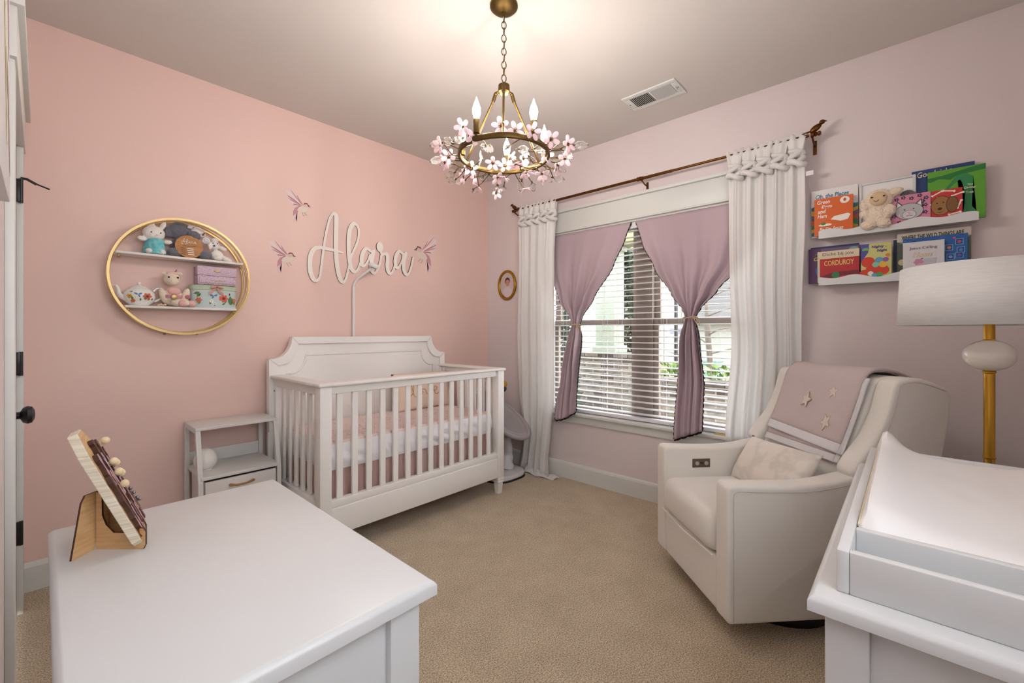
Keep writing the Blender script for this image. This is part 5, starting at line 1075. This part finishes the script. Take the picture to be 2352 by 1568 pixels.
t, f = book('red board book with a brown dog face and bones', -.080, -.186, U0, 1.924, 2.944, .018, 'C42A2A')
for x, y, a in ((.02, .135, .5), (.06, .14, -.2), (.09, .12, .3), (.012, .1, .9), (.08, .03, .2), (.095, .07, 1.2)):
    ca, sa = math.cos(a), math.sin(a); P(t, f, 'cover_bone', 'EFE3CE', [(x+p*ca-q*sa, y+p*sa+q*ca) for p, q in ((-.016, .003), (-.02, .007), (-.024, .001), (-.02, -.006), (-.015, -.003), (.015, -.003), (.02, -.007), (.024, -.001), (.02, .006), (.016, .003))])
BRW = flatc('bronze_foil', '9A6A30', .3)
P(t, f, 'dog_face', '2B1C14', circ(.034, .075, .036, .047), .0008); flat('dog_face', BRW, t, lambda a, b, k=step(t): f(a, b, .0004+k), circ(.034, .075, .034, .045)); P(t, f, 'dog_ear', '2B1C14', circ(.072, .075, .021, .038), .0013); flat('dog_ear', flatc('bronze_dark', '7E5526', .3), t, lambda a, b, k=step(t): f(a, b, .0004+k), circ(.072, .075, .019, .036))
P(t, f, 'dog_nose', '1C1412', circ(.03, .06, .008, .006), .0016)
for x in (.02, .042): P(t, f, 'dog_eye', '1C1412', circ(x, .088, .003), .0016)
P(t, f, 'dog_mouth', '1C1412', [(.018, .045), (.03, .04), (.045, .046), (.03, .043)], .0016)
t = thing('toy_lamb', 'fluffy cream lamb toy sitting on the upper ledge', 'plush toy', (LX+.02, .12, U0))
plush('body', [((2.938, .12, 1.835), (.028, .052, .062), None), ((2.94, .115, 1.925), (.03, .058, .052), None), ((2.94, .055, 1.95), (.018, .035, .02), RX(-15)), ((2.94, .172, 1.905), (.018, .02, .036), None), ((2.93, .172, 1.855), (.018, .022, .02), None), ((2.93, .072, 1.86), (.018, .024, .03), None), ((2.918, .155, 1.795), (.022, .034, .024), None), ((2.918, .095, 1.795), (.022, .03, .022), None)], PLC, t, .0032, .012)
obj('face', ell(nb(), (2.914, .117, 1.924), (.013, .036, .036), RX(20)), flatc('lamb_face', 'D8BE9A', .9), t, 'all')
for y in (.142, .094): obj('eye', ell(nb(), (2.900, y, 1.932), (.003, .005, .004)), BLACK, t, True)
obj('smile', tube(nb(), [(2.9015, .135, 1.915), (2.9005, .128, 1.909), (2.9005, .12, 1.910), (2.9015, .114, 1.917)], .0014, 5), BLACK, t)
t = thing('toy_pom', 'grey fluffy plush toy peeking out above the pink cat book', 'plush toy', (2.968, .0, U0))
plush('body', [((2.972, .006, 1.935), (.010, .028, .024), None), ((2.972, -.012, 1.925), (.010, .022, .022), None), ((2.972, .003, 1.86), (.009, .035, .085), None)], PLG, t, .004, .004)
# lower row
t, f = book('navy book at the back left of the lower ledge', .418, .200, L0, 1.722, 3.002, .010, '26306A')
P(t, f, 'cover_arc', '3E4A8E', circ(.11, .1, .095, .095)); 
t, f = book('purple book sticking out past the left end of the lower ledge', .426, .195, L0-.002, 1.710, 2.984, .012, '55305E')
P(t, f, 'cover_sky', '6A5A7E', [(.06, .17), (.23, .15), (.23, .194), (.06, .194)]); P(t, f, 'cover_sky', '7FA8A8', circ(.205, .178, .02, .012), .0006); TXT(t, f, 'm', '6E8FB0', .034, .155, .018, .012); TXT(t, f, 'Cu', 'E6C24A', .026, .128, .026, .02); P(t, f, 'cover_moon', '2E62B4', circ(.055, .07, .022, .03))
t, f = book('cream book titled Dicht bij jou behind the red one', .381, .196, L0-.001, 1.688, 2.964, .012, 'DED0B4')
TXT(t, f, 'Dicht bij jou', '4A4238', .024, .142, .135, .022); P(t, f, 'cover_band', '3E74B0', [(.03, .118), (.06, .128), (.1, .118), (.15, .13), (.17, .12), (.16, .105), (.04, .104)]); P(t, f, 'cover_leaf', '5E7A3E', circ(.018, .128, .007, .004))
t, f = book('red book titled Corduroy at the front of the lower ledge', .367, .195, L0, 1.643, 2.943, .012, 'B0222A')
TXT(t, f, 'CORDUROY', 'E9C46A', .02, .088, .13, .028); P(t, f, 'cover_shadow', '6E1A2A', [(.0, .03), (.06, .05), (.172, .055), (.172, .035), (.09, .03), (.05, .02)]); P(t, f, 'cover_trousers', '2E7A4A', circ(.07, .035, .018, .018), .0007)
t, f = book('yellow green board book titled Nighty Night in the middle of the lower ledge', .189, .066, L0, 1.702, 2.95, .016, 'C9C77A')
P(t, f, 'cover_corner', '4E4A9A', [(0, .09), (.0, .186), (.034, .186), (.03, .14), (.012, .11)]); P(t, f, 'cover_logo', '3E7AC0', R4(.006, .034, .152, .168), .0007); P(t, f, 'cover_logo', '6FAF4A', [(.006, .16), (.02, .168), (.034, .16), (.034, .152), (.006, .152)], .0009)
TXT(t, f, 'Nighty -', '3B3490', .044, .158, .06, .017); TXT(t, f, 'Night', '3B3490', .066, .137, .04, .017)
for k, (x, y, r, cc) in enumerate(((.03, .09, .028, 'CF3A22'), (.05, .05, .03, 'CF3A22'), (.09, .045, .024, 'CF3A22'), (.015, .03, .022, 'CF3A22'), (.075, .095, .018, '5FA0C8'), (.09, .075, .017, 'E0B23A'), (.1, .098, .012, '8A5AA8'), (.06, .075, .014, '7FC0A0'), (.04, .03, .012, 'E8E4D8'), (.075, .022, .014, '4FA05A'), (.055, .02, .011, '5FA0C8'), (.108, .12, .009, 'D88A3A'))): P(t, f, 'cover_quilt', cc, circ(x, y, r), .0005+.0002*k)
t, f = book('thin dark navy book edge left of the wild things book', .060, -.10, L0, 1.716, 3.004, .008, '1E2A4E')
t, f = book('grey picture book titled Where the Wild Things Are at the back of the lower ledge', .046, -.217, L0-.001, 1.742, 2.986, .012, 'A9AFA4')
P(t, f, 'cover_title_band', 'D9D3C4', R4(0, .263, .185, .2275)); TXT(t, f, 'WHERE THE WILD THINGS ARE', '35332F', .018, .192, .222, .022); P(t, f, 'cover_foliage', '5E6A60', [(0, .185), (.03, .17), (.02, .13), (.05, .11), (.03, .07), (.06, .04), (0, 0)]); P(t, f, 'cover_foliage', '5E6A60', [(.263, .185), (.235, .16), (.25, .12), (.24, .06), (.263, 0)]); P(t, f, 'cover_moon', 'E4D9A8', circ(.02, .08, .016))
t, f = book('blue picture book with small framed pictures in front of the wild things book', .023, -.205, L0, 1.709, 2.966, .012, '1F5FA8')
for x, y, cc in ((.165, .13, 'D98A5A'), (.2, .155, 'C94A6A'), (.17, .085, '7FA8D0'), (.205, .115, '4A86C8'), (.2, .09, '6A5AB0')):
    P(t, f, 'cover_picture', '6FA0D8', R4(x-.014, x+.014, y-.015, y+.015)); P(t, f, 'cover_picture', '1A4A8C', R4(x-.011, x+.011, y-.012, y+.012), .0007); P(t, f, 'cover_picture', cc, circ(x, y, .007), .001)
P(t, f, 'cover_star', 'D94A8A', circ(.183, .175, .005)); P(t, f, 'cover_shape', '15477F', [(.02, .176), (.05, .18), (.045, .172)])
t, f = book('white book titled Jesus Calling beside the lamp shade', .023, -.126, L0+.001, 1.686, 2.945, .014, 'DADADF')
TXT(t, f, 'Jesus Calling', '2E2C30', .024, .128, .1, .018); TXT(t, f, 'Moms', 'D9BE86', .036, .092, .074, .026); P(t, f, 'cover_mug', 'C2C4CC', [(.072, .085), (.125, .085), (.118, .05), (.08, .05)]); P(t, f, 'cover_leaf', '4A4E4A', [(.06, .082), (.075, .09), (.066, .072)], .0006)
for x, y, r, cc in ((.058, .068, .017, 'C98AA8'), (.068, .046, .016, 'DDB9C4'), (.045, .038, .017, 'E4D6DA'), (.03, .045, .013, 'DCD8DC'), (.07, .028, .012, 'D9AFA8')): P(t, f, 'cover_bloom', cc, [(x+r*(1+.15*math.cos(6*a))*math.cos(a), y+r*(1+.15*math.cos(6*a))*math.sin(a)) for a in [2*PI*i/30 for i in range(30)]], .0008)

# ------------------------------------------------------------------ chandelier
HX_, HY_ = 1.439, 1.372; RZ_ = 2.05; RR_ = .205
cd = thing('chandelier', 'brass ring chandelier with pink glass blossoms and crystal leaves', 'chandelier', (HX_, HY_, RZ_))
obj('canopy', lathe(nb(), [(.064, 0), (.064, -.01), (.05, -.024), (.03, -.032), (.01, -.035), (.008, -.05), (0, -.05)], (HX_, HY_, HC), 36), BRASS, cd, 40)
bm = nb(); zt = HC-.052; k = 0
link = lambda: [V((.0105*math.cos(2*PI*i/16), 0, .018*math.sin(2*PI*i/16))) for i in range(16)]
lk = obj('chain_link', tube(nb(), link(), .0022, 6, closed=True), BRASS, cd, 'all', W=False); first = True
z = HC-.062
while z > 2.385:
    mx = MW[cd].inverted() @ M.Translation((HX_, HY_, z)) @ M.Rotation(PI/4+(PI/2)*(k % 2)+.2, 4, 'Z')
    if first: lk.matrix_local = mx; first = False
    else: inst(lk, cd, mx)
    z -= .0305; k += 1
obj('cord', tube(nb(), [(HX_+.004*math.sin(i*1.7), HY_+.004*math.cos(i*1.3), HC-.05-i*.03) for i in range(11)], .0018, 5), flatc('clear_cord', 'D6D2CC', .3), cd)
obj('hub', lathe(nb(), [(0, .03), (.008, .028), (.012, .02), (.026, .016), (.027, -.016), (.02, -.022), (0, -.022)], (HX_, HY_, 2.355), 28), BRASS, cd, 40)
FWD = math.atan2(math.sin(TH), math.cos(TH))          # direction from camera; angles below are around the ring
for a in (FWD+PI, FWD+PI/3+.06, FWD-PI/3+.06):
    c_, s_ = math.cos(a), math.sin(a)
    bm = nb(); tube(bm, [(HX_+.024*c_, HY_+.024*s_, 2.35), (HX_+.04*c_, HY_+.04*s_, 2.345)], .006, 8); ell(bm, (HX_+.043*c_, HY_+.043*s_, 2.342), .009); tube(bm, [(HX_+.045*c_, HY_+.045*s_, 2.34), (HX_+.056*c_, HY_+.056*s_, 2.31)], .0085, 10); obj('joint', bm, BRASS, cd, 50)
    obj('arm_rod', tube(nb(), [(HX_+.052*c_, HY_+.052*s_, 2.32), (HX_+RR_*c_, HY_+RR_*s_, RZ_+.005)], .0055, 10), BRASS, cd, 40)
def rfn(u, v):
    a = 2*PI*u; q = rounded([(-.006, -.012, .004), (.006, -.012, .004), (.006, .012, .004), (-.006, .012, .004)], 2); p = q[int(round(v*12)) % 12]; return V((HX_+(RR_+p[0])*math.cos(a), HY_+(RR_+p[0])*math.sin(a), RZ_+p[1]))
obj('ring', surf(nb(), rfn, 80, 12, cu=True, cv=True), BRASS, cd, 'all')
for dg in (33, -39, 105, -111, 183):
    a = FWD+PI-math.radians(dg); x, y = HX_+RR_*math.cos(a), HY_+RR_*math.sin(a)
    cn = obj('candle', lathe(nb(), [(.006, .012), (.006, .018), (.0145, .022), (.0145, .078), (.012, .082), (0, .082)], (x, y, RZ_), 20), BRASS, cd, 40)
    obj('bulb', lathe(nb(), [(.0095, .082), (.0125, .092), (.0175, .112), (.0165, .128), (.010, .148), (.004, .162), (.002, .172), (0, .176)], (x, y, RZ_), 20), BULB, cn, 'all')
FL = [(-0.225, 0.027, 0.06), (-0.124, -0.1, 0.06), (-0.249, 0.152, 0.01), (-0.202, -0.02, 0.01), (-0.021, 0.123, 0.01), (0.046, 0.118, 0.01), (0.016, 0.261, 0.01), (0.004, 0.281, -0.03), (0.153, 0.332, -0.03), (0.061, 0.022, 0.01), (0.116, 0.103, 0.01), (0.091, 0.012, -.01), (0.104, -0.025, 0.01), (0.22, 0.064, 0.01), (0.235, -0.036, -0.03), (0.287, 0.013, -0.03), (0.032, -0.247, 0.01), (0.121, -0.27, 0.01), (0.239, -0.172, 0.01), (0.149, -0.128, 0.01), (-0.116, 0.284, 0.01), (0.124, 0.164, -0.03), (0.291, 0.339, -0.03), (0.341, 0.173, -0.03), (-.06, -.22, .02), (.30, -.07, 0), (-.02, .20, -.02), (.17, .01, -.03), (-.16, .20, .0), (.20, .20, 0), (.08, .28, -.01), (-.10, -.16, .03)]
LV = [(-0.247, 0.093, 0.01), (-0.232, 0.04, 0.01), (-0.158, 0.284, 0.01), (-0.088, 0.289, 0.01), (-0.06, 0.299, -0.03), (0.179, 0.396, -0.03), (-0.003, 0.357, -0.03), (-0.082, 0.01, 0.01), (-0.107, 0.017, 0.01), (-0.038, -0.058, 0.01), (0.025, -0.087, 0.01), (0.07, -0.146, 0.01), (0.15, -0.041, 0.01), (0.187, -0.213, 0.01), (0.315, -0.09, 0.01), (0.335, -0.052, -0.03), (0.22, 0.259, -0.03), (0.256, 0.25, -0.03), (0.276, 0.138, -0.03), (0.332, 0.106, -0.03), (.05, .36, -.02), (.36, .03, 0), (-.28, .12, 0), (.10, .24, -.02), (.26, -.14, .02), (.16, -.30, .01)]
cen = V((HX_, HY_, RZ_)); towards = V((-HX_, -HY_, CAMH-RZ_)).normalized()
def stem_to(p, tip_dir):
    d = V((p.x, p.y)); a = math.atan2(p.y, p.x)+random.uniform(-.45, .45); q = V((RR_*math.cos(a), RR_*math.sin(a), 0)); mid = (q+p)/2+V((0, 0, random.uniform(-.02, .025)))+V((-math.sin(a), math.cos(a), 0))*random.uniform(-.03, .03)
    return [cen+q, cen+mid, cen+p]
pm = nb(); surf(pm, lambda u, v: V((.010+.019*(1-math.cos(PI*u))/2*1.55, (2*v-1)*.0105*math.sin(PI*min(1, max(.02, u*1.0)))**.75, .003*math.sin(PI*u)+.004*u)), 10, 6); pm0 = None
for i, p in enumerate(FL):
    p = V(p); nrm = (V((p.x, p.y, 0)).normalized()*.5+towards*.75+V((random.uniform(-.35, .35), random.uniform(-.35, .35), random.uniform(-.3, .35)))).normalized()
    bm = nb(); tube(bm, crom(stem_to(p, nrm), 6), .0024, 6); ell(bm, cen+p, .0055, None, 10, 7); u_ = nrm.orthogonal().normalized(); v_ = nrm.cross(u_)
    for j in range(5):
        a = 2*PI*j/5+i; e = u_*math.cos(a)+v_*math.sin(a); tube(bm, [cen+p, cen+p+e*.011+nrm*.002, cen+p+e*.017+nrm*.004], [.0025, .0022, .0008], 5)
    fw = obj('blossom', bm, BRASS, cd, 50)
    rot = M((u_, v_, nrm)).transposed().to_4x4()
    for j in range(5):
        mx = MW[cd].inverted() @ M.Translation(cen+p) @ rot @ M.Rotation(2*PI*j/5+i, 4, 'Z') @ M.Rotation(-.18, 4, 'Y')
        if pm0 is None: pm0 = obj('petal', pm, PETAL, fw, 'all', W=False); solid(pm0, .003); pm0.matrix_local = mx
        else: inst(pm0, fw, mx)
lm = nb(); surf(lm, lambda u, v: V((.066*u, (2*v-1)*.020*math.sin(PI*u)**.7*(1-.25*u)+.0, .007*math.sin(PI*u)-.006*abs(2*v-1)+.0018*math.cos((2*v-1)*9+u*14))), 14, 10); lm0 = None
for i, p in enumerate(LV):
    p = V(p); out = (V((p.x, p.y, 0)).normalized()+V((random.uniform(-.6, .6), random.uniform(-.6, .6), random.uniform(-.9, .1)))).normalized()
    q = p-out*.022; bm = nb(); tube(bm, crom(stem_to(q, out), 6), .0022, 6); lathe(bm, [(.0025, -.012), (.0045, -.006), (.0045, .002), (.003, .008)], cen+q, 8, out.to_track_quat('Z', 'Y').to_matrix().to_4x4())
    lf = obj('leaf_stem', bm, BRASS, cd, 50); sdv = out.cross(towards).normalized() if abs(out.dot(towards)) < .98 else out.orthogonal().normalized(); up = out.cross(sdv)
    rot = M((out, sdv, out.cross(sdv))).transposed().to_4x4(); mx = MW[cd].inverted() @ M.Translation(cen+q) @ rot
    if lm0 is None: lm0 = obj('crystal_leaf', lm, CRYST, lf, 'all', W=False); solid(lm0, .004); lm0.matrix_local = mx
    else: inst(lm0, lf, mx)
